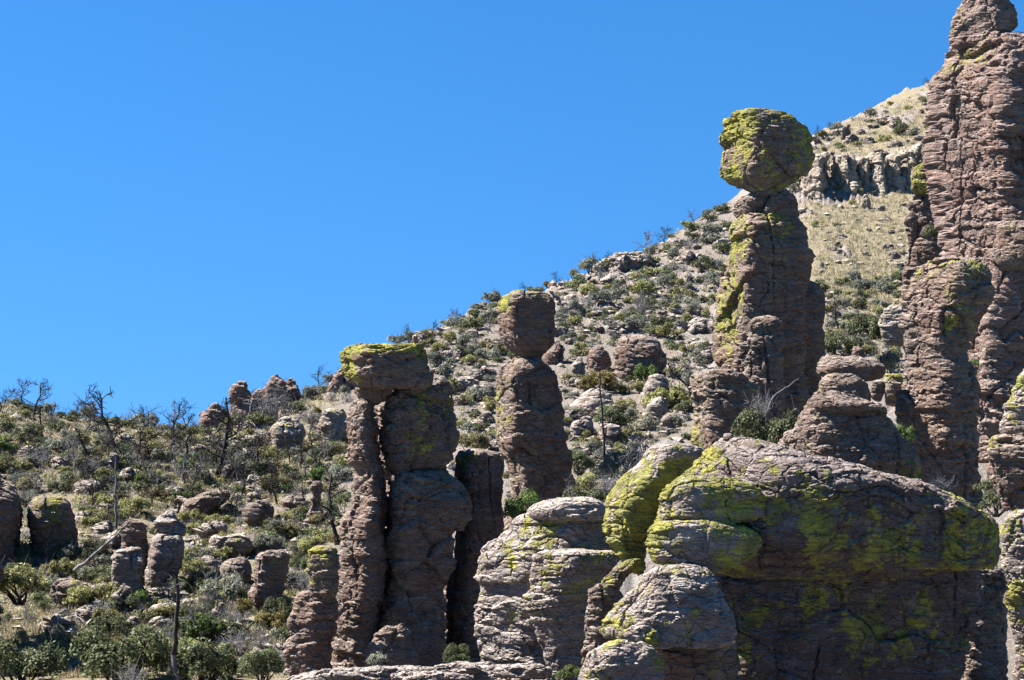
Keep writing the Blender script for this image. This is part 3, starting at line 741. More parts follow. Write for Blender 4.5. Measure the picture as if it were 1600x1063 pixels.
h, o = hoodoo('rock_dome', 'rounded layered rock dome between the pillars and the lichened boulder pile', 'rock dome', 850, 1060, 75)
rock_part('top_slab', h, o, [(779, 862, 922), (783, 846, 936), (791, 827, 944), (802, 822, 947), (812, 826, 946)], 75.2, 19.1, step=1.7, n=2.8, phi=8, strata=0.6, blocks=0.2, low=0.04, lichen=0.05, ratio=0.8, mat=M_GREY)
rock_part('dome', h, o, [(796, 838, 938), (806, 812, 948), (814, 804, 950), (826, 793, 952), (849, 766, 956), (868, 750, 956), (890, 745, 955), (940, 744, 950), (985, 746, 945), (1040, 750, 940), (1085, 750, 940)], 75.6, 19.5, step=1.7, n=3.0, phi=-42, strata=0.95, blocks=0.35, low=0.05, lichen=0.02, lich_left=0.2, ratio=0.8, mat=M_GREY)
rock_part('front_lobe', h, o, [(862, 845, 958), (870, 833, 963), (884, 827, 960), (910, 823, 940), (939, 822, 924), (968, 825, 915), (1000, 840, 909), (1040, 856, 906), (1085, 862, 905)], 73.2, 19.9, step=1.7, n=3.0, phi=-45, strata=0.8, blocks=0.35, low=0.05, lichen=0.05, ratio=0.8, mat=M_GREY)

h, o = hoodoo('rock_ledge', 'flat pale rock ledge running along the bottom below the split pillar', 'rock ledge', 650, 1085, 71)
rock_part('ledge', h, o, [(1044, 600, 850), (1048, 540, 862), (1054, 492, 870), (1062, 462, 876), (1072, 448, 880), (1110, 430, 890)], 71.5, 20.4, step=1.9, n=3.0, phi=6, strata=1.1, blocks=0.8, low=0.04, lichen=-0.2, ratio=0.3, mat=M_GREY, hsc=0.8)
for k, (u0, u1, v0, v1, Dk) in enumerate(((676, 762, 1036, 1050, 70.6), (770, 862, 1039, 1056, 70.2), (560, 668, 1042, 1054, 70.9), (490, 566, 1049, 1060, 70.5), (610, 742, 1050, 1064, 69.4))):
    w_ = u1 - u0
    rock_part('slab', h, o, [(v0, u0 + 0.25 * w_, u1 - 0.3 * w_), (v0 + 2, u0 + 0.08 * w_, u1 - 0.1 * w_), ((v0 + v1) / 2, u0, u1), (v1, u0 + 0.05 * w_, u1 - 0.04 * w_)], Dk, 20.6 + 0.37 * k, step=1.8, n=3.4, phi=-20 + 9 * k, strata=1.0, blocks=0.8, low=0.06, lichen=-0.15, ratio=0.5, mat=M_GREY, hsc=0.6)

# ------------------------------------------------------------------ named rocks on the slopes
def slope_rock(name, label, cat, pr, seed, D=None, group=None, **kw):
    uc = (pr[-1][1] + pr[-1][2]) / 2
    if D is None:
        hh = hit(uc, pr[-1][0] - 3)
        D = hh[1] if hh else 165
    kw.setdefault('step', 2.0); kw.setdefault('n', 3.0); kw.setdefault('lichen', 0.0); kw.setdefault('strata', 0.45)
    ob = rock_part(name, None, P(uc, pr[-1][0], D), pr + [(pr[-1][0] + 14, pr[-1][1], pr[-1][2])], D, seed, **kw)
    tag(ob, label, cat, group)
    return ob


h, o = hoodoo('rock_pillar', 'grey leaning twin pillar with a bulbous boulder beside the charred post', 'rock pillar', 225, 990, 117)
rock_part('front_column', h, o, [(858, 186, 220), (866, 169, 225), (878, 170, 226), (912, 168, 224), (950, 174, 224), (972, 181, 222), (1000, 178, 224)], 116, 21.1, step=1.8, n=3.6, phi=10, strata=0.4, blocks=0.4, lichen=-0.1, mat=M_GREY)
rock_part('back_column', h, o, [(812, 198, 218), (820, 190, 230), (850, 186, 232), (900, 186, 232), (960, 190, 235)], 119, 21.4, step=1.8, n=3.4, phi=0, strata=0.5, blocks=0.4, lichen=-0.2)
rock_part('bulb_boulder', h, o, [(836, 244, 284), (844, 237, 290), (862, 236, 291), (885, 231, 284), (906, 227, 274), (918, 232, 268)], 118, 21.7, step=1.8, n=3.0, phi=12, strata=0.3, blocks=0.4, lichen=-0.15, mat=M_GREY)
rock_part('top_slab', h, o, [(800, 258, 270), (810, 248, 273), (820, 244, 288), (830, 243, 293), (838, 248, 290)], 118.4, 21.9, step=1.8, n=2.8, phi=0, strata=1.0, blocks=0.3, lichen=0.0, mat=M_GREY)
rock_part('plinth', h, o, [(916, 226, 274), (924, 222, 277), (945, 223, 277), (965, 225, 275), (1000, 226, 275)], 117.5, 22.2, step=1.8, n=3.2, phi=8, strata=1.1, blocks=0.3, lichen=-0.2, mat=M_GREY)
SL = [
    ('boulder', 'low pale rounded rock below the leaning twin grey pillar', [(972, 176, 212), (984, 170, 238), (1002, 174, 245)], 22.5, 113, {}),
    ('rock_outcrop', 'fractured grey rock face left of the leaning twin pillar', [(906, 84, 108), (914, 78, 138), (940, 79, 150), (980, 84, 150), (1014, 92, 148)], 22.8, 116, {'blocks': 0.9}),
    ('boulder', 'large shaded round boulder on the slope near the left edge', [(776, 60, 98), (788, 48, 112), (810, 44, 121), (835, 48, 124), (872, 52, 122)], 23.1, None, {}),
    ('boulder', 'dark shaded boulder half cut off by the left edge, enlarged out of view for shade', [(690, -140, -60), (720, -160, -24), (762, -170, 22), (775, -170, 36), (800, -170, 40), (885, -170, 36)], 23.4, None, {'n': 4.0}),  # real at the edge; its unseen bulk and height were added to cast shade
    ('rock_outcrop', 'dark rock outcrop at the lower left edge, mostly unseen, added to cast shade', [(770, -230, -90), (800, -245, -40), (840, -255, -2), (880, -258, 8), (1000, -260, 10), (1090, -260, 12)], 23.45, 106, {'n': 4.0, 'step': 3.0}),  # mostly out of view, added to shade the bottom left corner
    ('boulder', 'small tilted slab boulder above the large shaded round boulder', [(757, 18, 30), (764, 10, 36), (774, 8, 34)], 23.5, None, {'strata': 0.9}),
    ('rock_block', 'leaning dark rectangular rock block left of the short layered pillar', [(863, 404, 440), (871, 396, 448), (902, 393, 447), (931, 391, 441), (946, 392, 428), (956, 396, 420)], 23.8, None, {'phi': 14, 'n': 4.2, 'strata': 0.3}),
    ('rock_block', 'rounded rock block touching the leaning dark block on its left side', [(872, 354, 386), (884, 344, 395), (905, 336, 394), (924, 338, 386)], 24.1, None, {}),
    ('rock_block', 'broad dark rock block with stepped top on the slope above the leaning block', [(785, 388, 424), (795, 381, 432), (812, 380, 430), (828, 384, 424)], 24.4, None, {'n': 4}),
    ('rock_slab', 'overhanging layered slab on the slope between the twin pillar and the split pillar', [(766, 318, 358), (776, 296, 363), (790, 284, 352), (802, 280, 338), (812, 286, 330)], 24.7, None, {'strata': 0.8}),
    ('rock_block', 'row of jointed grey blocks above the rounded rock block', [(836, 330, 388), (846, 322, 396), (862, 320, 392), (872, 330, 386)], 24.9, None, {'blocks': 1.0, 'mat': M_GREY}),
    ('rock_pillar', 'knobbly little pillar on the slope just left of the split pillar', [(752, 488, 502), (764, 484, 506), (784, 486, 500), (800, 478, 506), (826, 474, 504)], 25.1, None, {'strata': 0.8}),
    ('rock_block', 'pale bouldery outcrop left of the knobbly little pillar', [(776, 448, 474), (784, 440, 480), (800, 436, 480)], 25.2, None, {}),
    ('skyline_rock', 'squarish rock knob standing on the skyline, leftmost upright of the cluster', [(595, 370, 386), (602, 362, 388), (618, 358, 391), (631, 363, 388), (642, 360, 402)], 25.4, 167, {'phi': 10, 'lichen': -0.2, 'mat': M_TOWER}),
    ('skyline_rock', 'tallest pointed rock knob on the skyline cluster', [(584, 428, 438), (596, 418, 446), (612, 408, 450), (634, 400, 456)], 25.7, 168, {'phi': 10, 'lichen': -0.2, 'mat': M_TOWER}),
    ('skyline_rock', 'small rounded rock knob on the skyline just right of the pointed one', [(591, 449, 460), (600, 445, 464), (622, 445, 467)], 26.0, 169, {'lichen': -0.2, 'mat': M_TOWER}),
    ('skyline_rock', 'low reddish dome of rock sloping down left from the skyline cluster', [(630, 330, 344), (644, 317, 352), (660, 310, 362), (676, 310, 364)], 26.3, 164, {'lichen': -0.2, 'mat': M_TOWER}),
    ('skyline_rock', 'low dark saddle rock between the squarish and the pointed skyline knobs', [(607, 398, 416), (618, 392, 420), (632, 388, 424)], 26.4, 168, {'lichen': -0.2}),
    ('boulder', 'reddish boulder peeking out behind the cap of the split pillar', [(574, 530, 542), (590, 518, 548), (614, 508, 552)], 26.6, None, {'mat': M_TOWER}),
    ('skyline_rock', 'small reddish rock post on the skyline right of the flat cap slab', [(519, 648, 660), (528, 645, 662), (548, 646, 661)], 26.9, 188, {'mat': M_TOWER}),
    ('boulder', 'large pink domed boulder on the slope between the two headed pillars', [(526, 980, 1008), (533, 966, 1028), (550, 960, 1042), (570, 957, 1046), (590, 955, 1042)], 27.2, None, {'phi': -15, 'strata': 0.25, 'lichen': -0.3}),
    ('rock_block', 'red rock block with a small cap beside the pink domed boulder', [(541, 930, 942), (548, 924, 950), (556, 920, 952), (582, 917, 956)], 27.5, None, {'mat': M_TOWER}),
    ('rock_block', 'pale stone with a little round head right of the square-headed pillar', [(558, 900, 910), (567, 899, 912), (572, 890, 914), (598, 886, 916)], 27.8, None, {'mat': M_BOUL}),
    ('boulder', 'pale lichened boulder peeking from behind the square head', [(532, 866, 876), (545, 862, 884), (556, 852, 884), (570, 850, 882)], 28.0, None, {'lichen': 0.25}),
    ('rock_slab', 'smooth pink sloping slab below the pale headed stone', [(606, 925, 952), (616, 906, 960), (632, 890, 962), (650, 884, 960)], 28.2, None, {'mat': M_BOUL, 'strata': 0.3}),
    ('rock_slab', 'upright pink slab outcrop left of the square overhanging block', [(588, 1016, 1036), (600, 1010, 1044), (620, 1000, 1042), (646, 994, 1040)], 28.5, None, {'mat': M_BOUL}),
    ('rock_slab', 'pointed pink slab lying below the upright pink outcrop', [(622, 1030, 1042), (634, 1012, 1044), (650, 1000, 1040), (660, 1000, 1036)], 28.8, None, {'mat': M_BOUL}),
    ('rock_stack', 'layered pale rock stack right beside the shaded square-headed pillar', [(652, 896, 922), (660, 888, 928), (676, 886, 928), (692, 890, 926)], 29.1, None, {'strata': 1.0, 'mat': M_GREY}),
    ('boulder', 'round grey boulder in the brush left of the square overhanging block', [(650, 1036, 1052), (658, 1032, 1056), (674, 1034, 1054)], 29.4, None, {'mat': M_GREY}),
    ('rock_block', 'dark angular block under the green bushes right of the square-headed pillar', [(662, 940, 964), (672, 932, 974), (700, 930, 974)], 29.7, None, {'mat': M_GREY}),
    ('boulder', 'pale pink rounded boulder on the slope behind the split pillar top', [(590, 712, 738), (598, 704, 748), (612, 702, 750)], 29.9, None, {'mat': M_BOUL}),
    ('boulder', 'pale boulder just left of the square-headed pillar body', [(596, 752, 768), (606, 746, 776), (622, 748, 778)], 30.2, None, {'mat': M_BOUL}),
    ('boulder', 'brown boulder beside the neck of the flat cap slab', [(592, 676, 694), (602, 670, 704), (618, 672, 706)], 30.5, None, {}),
    ('rock_slab', 'pale sloping bedrock hump on the hillside left of the split pillar column', [(640, 512, 534), (652, 500, 546), (676, 498, 548), (700, 502, 546)], 30.8, None, {'mat': M_BOUL}),
    ('rock_slab', 'pale jagged bedrock hump in the brush below the skyline knobs', [(655, 440, 462), (664, 424, 470), (680, 420, 474), (706, 424, 470)], 31.1, None, {'mat': M_BOUL}),
    ('rock_slab', 'reddish rock band on the skyline of the upper slope', [(398, 960, 1010), (408, 934, 1020), (420, 924, 1010)], 31.4, None, {'mat': M_BOUL, 'strata': 0.7, 'ratio': 0.5}),
]
for nm, lb, pr, sd, D, kw in SL:
    slope_rock(nm, lb, nm.replace('_', ' '), pr, sd, D, **kw)

# grey cliff band high on the golden slope
hc = hit(1340, 322)
cl, o = hoodoo('cliff', 'pale grey fluted cliff band high on the golden grass slope', 'cliff', 1340, 335, hc[1])
u = 1226.0; k = 0
while u < 1480:
    w = 6 + 11 * _rnd[k * 7 + 3]
    vt = np.interp(u, *CLIFF_TOP) + 9 * (_rnd[k * 5 + 1] - 0.5); vf = np.interp(u, *CLIFF_FOOT) + 6 * _rnd[k * 5 + 2]
    hk = hit(u, vf - 2)
    vm = vt + (vf - vt) * (0.3 + 0.5 * _rnd[k * 3 + 9])
    rock_part('rib', cl, o, [(vt, u - 0.5 * w, u + 0.5 * w), (vt + 3, u - 0.7 * w, u + 0.7 * w), (vm, u - 0.85 * w, u + 0.9 * w), (vm + 2, u - 1.0 * w, u + 1.05 * w), (vf, u - 1.45 * w, u + 1.5 * w), (vf + 12, u - 1.6 * w, u + 1.6 * w)], hk[1] + 3.4 - 1.6 * _rnd[k * 3], 40 + k * 0.7, mat=M_CLIFF, step=2.0, n=4, phi=-45 + 20 * _rnd[k * 5], asp=1.3, ratio=1.5, strata=0.4, blocks=0.6, low=0.08, sharp=1, lichen=-0.7, lich_up=0)
    u += w * (0.75 + 0.5 * _rnd[k * 11]); k += 1
slope_rock('boulder', 'pale wedge-shaped fallen boulder below the fluted cliff', 'boulder', [(304, 1350, 1354), (312, 1345, 1360), (332, 1342, 1366)], 55.0, mat=M_CLIFF, lichen=-0.5, phi=-30)

# ------------------------------------------------------------------ where near rocks stand in front of the slope
NEAR = []
for ob in COL.objects:
    if ob.type == 'MESH' and ob.name.split('.')[0] != 'ground' and 'rib' not in ob.name:
        org = np.array(ob.parent.location if ob.parent else ob.location)
        co = np.empty(len(ob.data.vertices) * 3, np.float32); ob.data.vertices.foreach_get('co', co)
        co = co.reshape(-1, 3)[::3] + org
        if co[:, 1].mean() > 200:
            continue
        uu_ = 800 + co[:, 0] * F / co[:, 1]; vv_ = EYE - co[:, 2] * F / co[:, 1]
        NEAR.append((uu_, vv_, float(co[:, 1].mean())))
HW, HH = 340, 230
NEARD = np.full((HH, HW), 1e9)
for uu_, vv_, dm in NEAR:
    a = np.floor((uu_ + 50) / 5).astype(int); c = np.floor(vv_ / 5).astype(int)
    ok = (a >= 0) & (a < HW) & (c >= 0) & (c < HH)
    np.minimum.at(NEARD, (c[ok], a[ok]), dm)


def hidden(u, v, D):
    a = int((u + 50) / 5); c = int(v / 5)
    return 0 <= a < HW and 0 <= c < HH and NEARD[c, a] < D - 1.5


# ------------------------------------------------------------------ plants: prototypes
def tube(pts, rads, sides=5):
    pts = np.asarray(pts, float); n = len(pts)
    V = []; Fc = []
    d = np.gradient(pts, axis=0); d /= (np.linalg.norm(d, axis=1, keepdims=True) + 1e-9)
    ref = np.array((0.31, 0.77, 0.55)); ref /= np.linalg.norm(ref)
    for i in range(n):
        a = np.cross(d[i], ref); a /= np.linalg.norm(a) + 1e-9
        b = np.cross(d[i], a)
        for k in range(sides):
            t = 2 * math.pi * k / sides
            V.append(pts[i] + rads[i] * (math.cos(t) * a + math.sin(t) * b))
    for i in range(n - 1):
        for k in range(sides):
            k2 = (k + 1) % sides
            Fc.append((i * sides + k, i * sides + k2, (i + 1) * sides + k2, (i + 1) * sides + k))
    return np.array(V), np.array(Fc, np.int32)


def join(parts):
    V = []; Fc = []; o = 0
    for v, f in parts:
        V.append(v); Fc.append(f + o); o += len(v)
    return np.concatenate(V), np.concatenate(Fc)


def leaf_quads(pos, nrm, L, W, rng):
    n = len(pos)
    r = rng.normal(size=(n, 3))
    a = np.cross(nrm, r); a /= np.linalg.norm(a, axis=1, keepdims=True) + 1e-9
    b = np.cross(nrm, a)
    L = L * rng.uniform(0.6, 1.3, (n, 1)); W = W * rng.uniform(0.7, 1.2, (n, 1))
    v = np.stack([pos - a * L, pos + b * W, pos + a * L, pos - b * W], 1).reshape(-1, 3)
    f = np.arange(4 * n).reshape(n, 4)
    return v, f


def make_shrub(seed, nleaf, leaf, tall=0.8, spread=1.0, gap=-0.12, bare=0.0):
    """unit shrub, radius about 1: foliage mesh data and stem mesh data"""
    rng = np.random.default_rng(seed)
    k = rng.integers(7, 12)
    ang = rng.uniform(0, 2 * math.pi, k); rad = 0.68 * np.sqrt(rng.random(k)) * spread
    cz_ = rng.uniform(0.25, 0.8, k) * tall * (1.15 - 0.5 * rad)
    C = np.stack([rad * np.cos(ang), rad * np.sin(ang), cz_], 1)
    R = rng.uniform(0.24, 0.44, k)
    pick = rng.choice(k, nleaf * 2, p=R ** 2 / (R ** 2).sum())
    d = rng.normal(size=(nleaf * 2, 3)); d[:, 2] = np.abs(d[:, 2]) * 0.9 - 0.35; d /= np.linalg.norm(d, axis=1, keepdims=True)
    pos = C[pick] + d * (R[pick] * (0.45 + 0.62 * rng.random(nleaf * 2) ** 0.6))[:, None]
    keep = (fbm(pos, 3.3, 2, seed * 0.37) > gap) & (pos[:, 2] > 0.02)
    pos = pos[keep][:nleaf]; d = d[keep][:nleaf]; pk = pick[keep][:nleaf]
    nrm = d * 0.7 + rng.normal(size=pos.shape) * 0.55 + [0, 0, 0.25]
    nrm /= np.linalg.norm(nrm, axis=1, keepdims=True)
    v, f = leaf_quads(pos, nrm, leaf, leaf * 0.55, rng)
    tone = np.clip(0.55 * rng.random(len(pos)) + 0.45 * rng.random(k)[pk] + 0.10 * rng.normal(size=len(pos)), 0, 1)
    tone = np.repeat(tone, 4)
    st = []
    for i in range(k):
        p0 = np.array((0.10 * math.cos(i * 2.4), 0.10 * math.sin(i * 2.4), -0.25)); p2 = C[i] + [0, 0, 0.3 * R[i]]
        mid_ = (p0 + p2) / 2 + rng.normal(size=3) * 0.10
        t = np.linspace(0, 1, 5)[:, None]
        pts = (1 - t) ** 2 * p0 + 2 * t * (1 - t) * mid_ + t ** 2 * p2
        st.append(tube(pts, np.linspace(0.045, 0.012, 5), 4))
        for _ in range(3 + int(5 * bare)):
            e = p2 + rng.normal(size=3) * R[i] * 0.85 + [0, 0, 0.1]
            st.append(tube([p2 * 0.75 + mid_ * 0.25, (p2 + e) / 2 + rng.normal(size=3) * 0.04, e], [0.014, 0.010, 0.005], 3))
    return v, f, tone, join(st)


def make_brush(seed, n=34, tall=1.0):
    """leafless shrub of grey twigs"""
    rng = np.random.default_rng(seed)
    st = []
    for i in range(n):
        a = rng.uniform(0, 2 * math.pi); out = rng.uniform(0.15, 1.0); h_ = tall * rng.uniform(0.45, 1.1) * (1.15 - 0.45 * out)
        e = np.array((out * math.cos(a), out * math.sin(a), h_)); p0 = np.array((0.12 * math.cos(a), 0.12 * math.sin(a), -0.2))
        m_ = (p0 + e) / 2 + rng.normal(size=3) * 0.10 + [0, 0, 0.05]
        t = np.linspace(0, 1, 5)[:, None]
        pts = (1 - t) ** 2 * p0 + 2 * t * (1 - t) * m_ + t ** 2 * e + rng.normal(size=(5, 3)) * 0.02
        st.append(tube(pts, np.linspace(0.024, 0.008, 5), 3))
        for _ in range(6):
            s0 = pts[rng.integers(2, 5)]
            e2 = s0 + rng.normal(size=3) * 0.22 + [0, 0, 0.10]
            st.append(tube([s0, (s0 + e2) / 2 + rng.normal(size=3) * 0.03, e2], [0.010, 0.008, 0.005], 3))
    return join(st)


def make_snag(seed, spread=0.5, nl=9, lean=0.05, first=0.3, twig=4, wig=0.05):
    """dead tree of height 1: trunk data and a list of limb data"""
    rng = np.random.default_rng(seed)
    n = 9
    t = np.linspace(0, 1, n)
    off = np.cumsum(rng.normal(size=(n, 2)) * wig * 0.5, 0); off -= off[0]
    ln = rng.normal(size=2) * lean
    pts = np.stack([off[:, 0] + ln[0] * t, off[:, 1] + ln[1] * t, t * 1.08 - 0.08], 1)
    trunk = tube(pts, 0.037 * (1 - 0.80 * t) + 0.003, 6)
    limbs = []
    for i in range(nl):
        tt = first + (0.97 - first) * (i + rng.random()) / nl
        p0 = np.array([np.interp(tt, t, pts[:, c]) for c in range(3)])
        a = rng.uniform(0, 2 * math.pi); L = spread * rng.uniform(0.45, 1.0) * (1.2 - 0.8 * tt)
        e = p0 + [L * math.cos(a), L * math.sin(a), L * rng.uniform(0.05, 0.95)]
        m_ = (p0 + e) / 2 + rng.normal(size=3) * L * 0.16
        q = np.linspace(0, 1, 5)[:, None]
        lp = (1 - q) ** 2 * p0 + 2 * q * (1 - q) * m_ + q ** 2 * e + rng.normal(size=(5, 3)) * L * 0.035
        lp[0] = p0
        r0 = 0.017 * (1.15 - 0.6 * tt)
        ps = [tube(lp, np.linspace(r0, 0.0055, 5), 4)]
        for _ in range(twig):
            s0 = lp[rng.integers(2, 5)]
            e2 = s0 + rng.normal(size=3) * L * 0.30 + [0, 0, L * 0.16]
            mm = (s0 + e2) / 2 + rng.normal(size=3) * L * 0.05
            ps.append(tube([s0, mm, e2], [0.0068, 0.005, 0.003], 3))
            e3 = mm + rng.normal(size=3) * L * 0.18
            ps.append(tube([mm, (mm + e3) / 2, e3], [0.0046, 0.0038, 0.0026], 3))
        limbs.append(join(ps))
    return trunk, limbs


SHRUB = {}
KIND_MAT = {'oak': M_OAK, 'olive': M_OLIVE, 'silver': M_SILVER, 'green': M_GREEN, 'rust': M_RUST}
NAME = {'oak': 'oak_shrub', 'olive': 'olive_shrub', 'silver': 'silver_shrub', 'green': 'green_shrub', 'rust': 'rusty_shrub', 'brush': 'bare_brush'}
for ki, kind in enumerate(KIND_MAT):
    for res, nl, lf in (('far', 1100, 0.085), ('near', 4200, 0.050)):
        for var in range(4 if kind in ('oak', 'olive', 'silver') else 2):
            v, f, tone, stem = make_shrub(100 + ki * 20 + var + (50 if res == 'near' else 0), nl, lf, tall=(0.95, 0.8, 1.1, 0.7)[var], gap=(-0.10, -0.02, -0.15, 0.02)[var] + (0.05 if kind == 'silver' else 0), bare=1.0 if kind == 'silver' else 0.2)
            me_f = mesh_from('foliage', v, f, KIND_MAT[kind], {'tone': tone}, smooth=False)
            sm = M_TWIG if kind == 'silver' else M_BARK
            me_s = mesh_from('stem', stem[0], stem[1], sm)
            if res == 'near':
                SHRUB.setdefault((kind, res), []).append((me_f, me_s, None)); continue
            jv, jf = join([(v, f), stem])
            me_j = mesh_from(NAME[kind], jv, jf, [KIND_MAT[kind], sm], {'tone': np.concatenate([tone, np.zeros(len(stem[0]))])}, smooth=False, matidx=[0] * len(f) + [1] * len(stem[1]))
            SHRUB.setdefault((kind, res), []).append((me_f, me_s, me_j))
BRUSH = []
for var in range(4):
    v, f = make_brush(300 + var, 34, (0.8, 1.1, 0.95, 1.3)[var])
    BRUSH.append(mesh_from('bare_brush', v, f, M_TWIG))
SNAG = []
for var, (sp, nl, lean, first, tw, wig) in enumerate(((0.45, 13, 0.10, 0.25, 7, 0.05), (0.62, 12, 0.2, 0.30, 8, 0.08), (0.30, 16, 0.03, 0.15, 6, 0.025), (0.70, 10, 0.3, 0.28, 9, 0.10), (0.5, 13, 0.15, 0.35, 8, 0.06), (0.8, 11, 0.12, 0.22, 9, 0.09))):
    for mat in (M_BURNT, M_DEAD):
        tr, lm = make_snag(400 + var, sp, nl, lean, first, tw, wig)
        SNAG.append((mesh_from('trunk', tr[0], tr[1], mat), [mesh_from('limb', a[0], a[1], mat) for a in lm]))
BOULD = []
for var in range(14):
    rng = np.random.default_rng(500 + var)
    w = rng.uniform(24, 42); hgt = rng.uniform(26, 52)
    sk = rng.uniform(-8, 8)
    pr = [(-hgt, 800 + sk - 0.45 * w, 800 + sk + 0.4 * w), (-hgt * 0.8, 800 + sk * 0.8 - 0.85 * w, 800 + sk * .8 + 0.8 * w), (-hgt * 0.4, 800 - w, 800 + w), (0, 800 - 1.02 * w, 800 + w), (hgt * 0.25, 800 - 0.9 * w, 800 + 0.9 * w)]
    p, f, li = rock(pr, 150.0, 60 + var * 1.3, step=2.6, n=4.5, phi=rng.uniform(-40, 40), asp=rng.uniform(0.8, 1.5), ratio=rng.uniform(0.7, 1.1), sharp=1, strata=rng.uniform(0.3, 1.2), blocks=1.35, low=0.3, lichen=rng.uniform(-0.35, 0.0), lich_up=0.1)
    p = p - np.array(P(800, 0, 150.0)); p /= (w * 150.0 / F)       # unit half width
    BOULD.append(mesh_from('boulder', p, f, M_GREY if var % 3 == 0 else M_BOUL, {'lichen': li}, smooth=False))

# ------------------------------------------------------------------ plants and stones: placing
PLACED = []    # (object, kind word, u, v, size in px, D)


def place_shrub(kind, u, v, wpx, D=None, z=None, var=None, record=True, tall=1.0):
    if D is None:
        hh = hit(u, v)
        if hh is None:
            return None
        x, D, z, i, j = hh
    else:
        x = (u - 800) * D / F
        if z is None:
            z = (EYE - v) * D / F
    r = wpx / 2 * D / F
    rot = random.uniform(0, 6.283); sc = (r * random.uniform(0.9, 1.15), r * random.uniform(0.9, 1.15), r * random.uniform(0.85, 1.2) * tall)
    if kind == 'brush':
        ob = add('bare_brush', BRUSH[var if var is not None else random.randrange(4)], None, (x, D, z))
    else:
        ps = SHRUB[(kind, 'near' if wpx > 42 else 'far')]
        mf, ms, mj = ps[(var if var is not None else random.randrange(99)) % len(ps)]
        if wpx > 30:
            ob = add(NAME[kind], None, None, (x, D, z))
            add('foliage', mf, ob); add('stem', ms, ob)
        else:
            ob = add(NAME[kind], mj, None, (x, D, z))
    ob.rotation_euler = (0, 0, rot); ob.scale = sc
    PLACED.append((ob, kind, u, v, wpx, D))
    return ob


def place_snag(u, vb, vt, var, burnt=True, D=None, rot=None, lean=0.0, label=None):
    if D is None:
        hh = hit(u, vb) or hit(u, ridge_v(u) + 2)
        x, D, z = hh[0], hh[1], hh[2]
    else:
        x = (u - 800) * D / F; z = (EYE - vb) * D / F
    h_ = (vb - vt) * D / F
    ob = add('dead_tree', None, None, (x, D, z))
    tr, lm = SNAG[var * 2 + (0 if burnt else 1)]
    add('trunk', tr, ob)
    for m_ in lm:
        add('limb', m_, ob)
    ob.scale = (h_, h_, h_); ob.rotation_euler = (0, lean, random.uniform(0, 6.283) if rot is None else rot)
    if label:
        tag(ob, label, 'dead tree', 'dead trees')
    else:
        PLACED.append((ob, 'burnt' if burnt else 'dead', u, vb, vb - vt, D))
    return ob


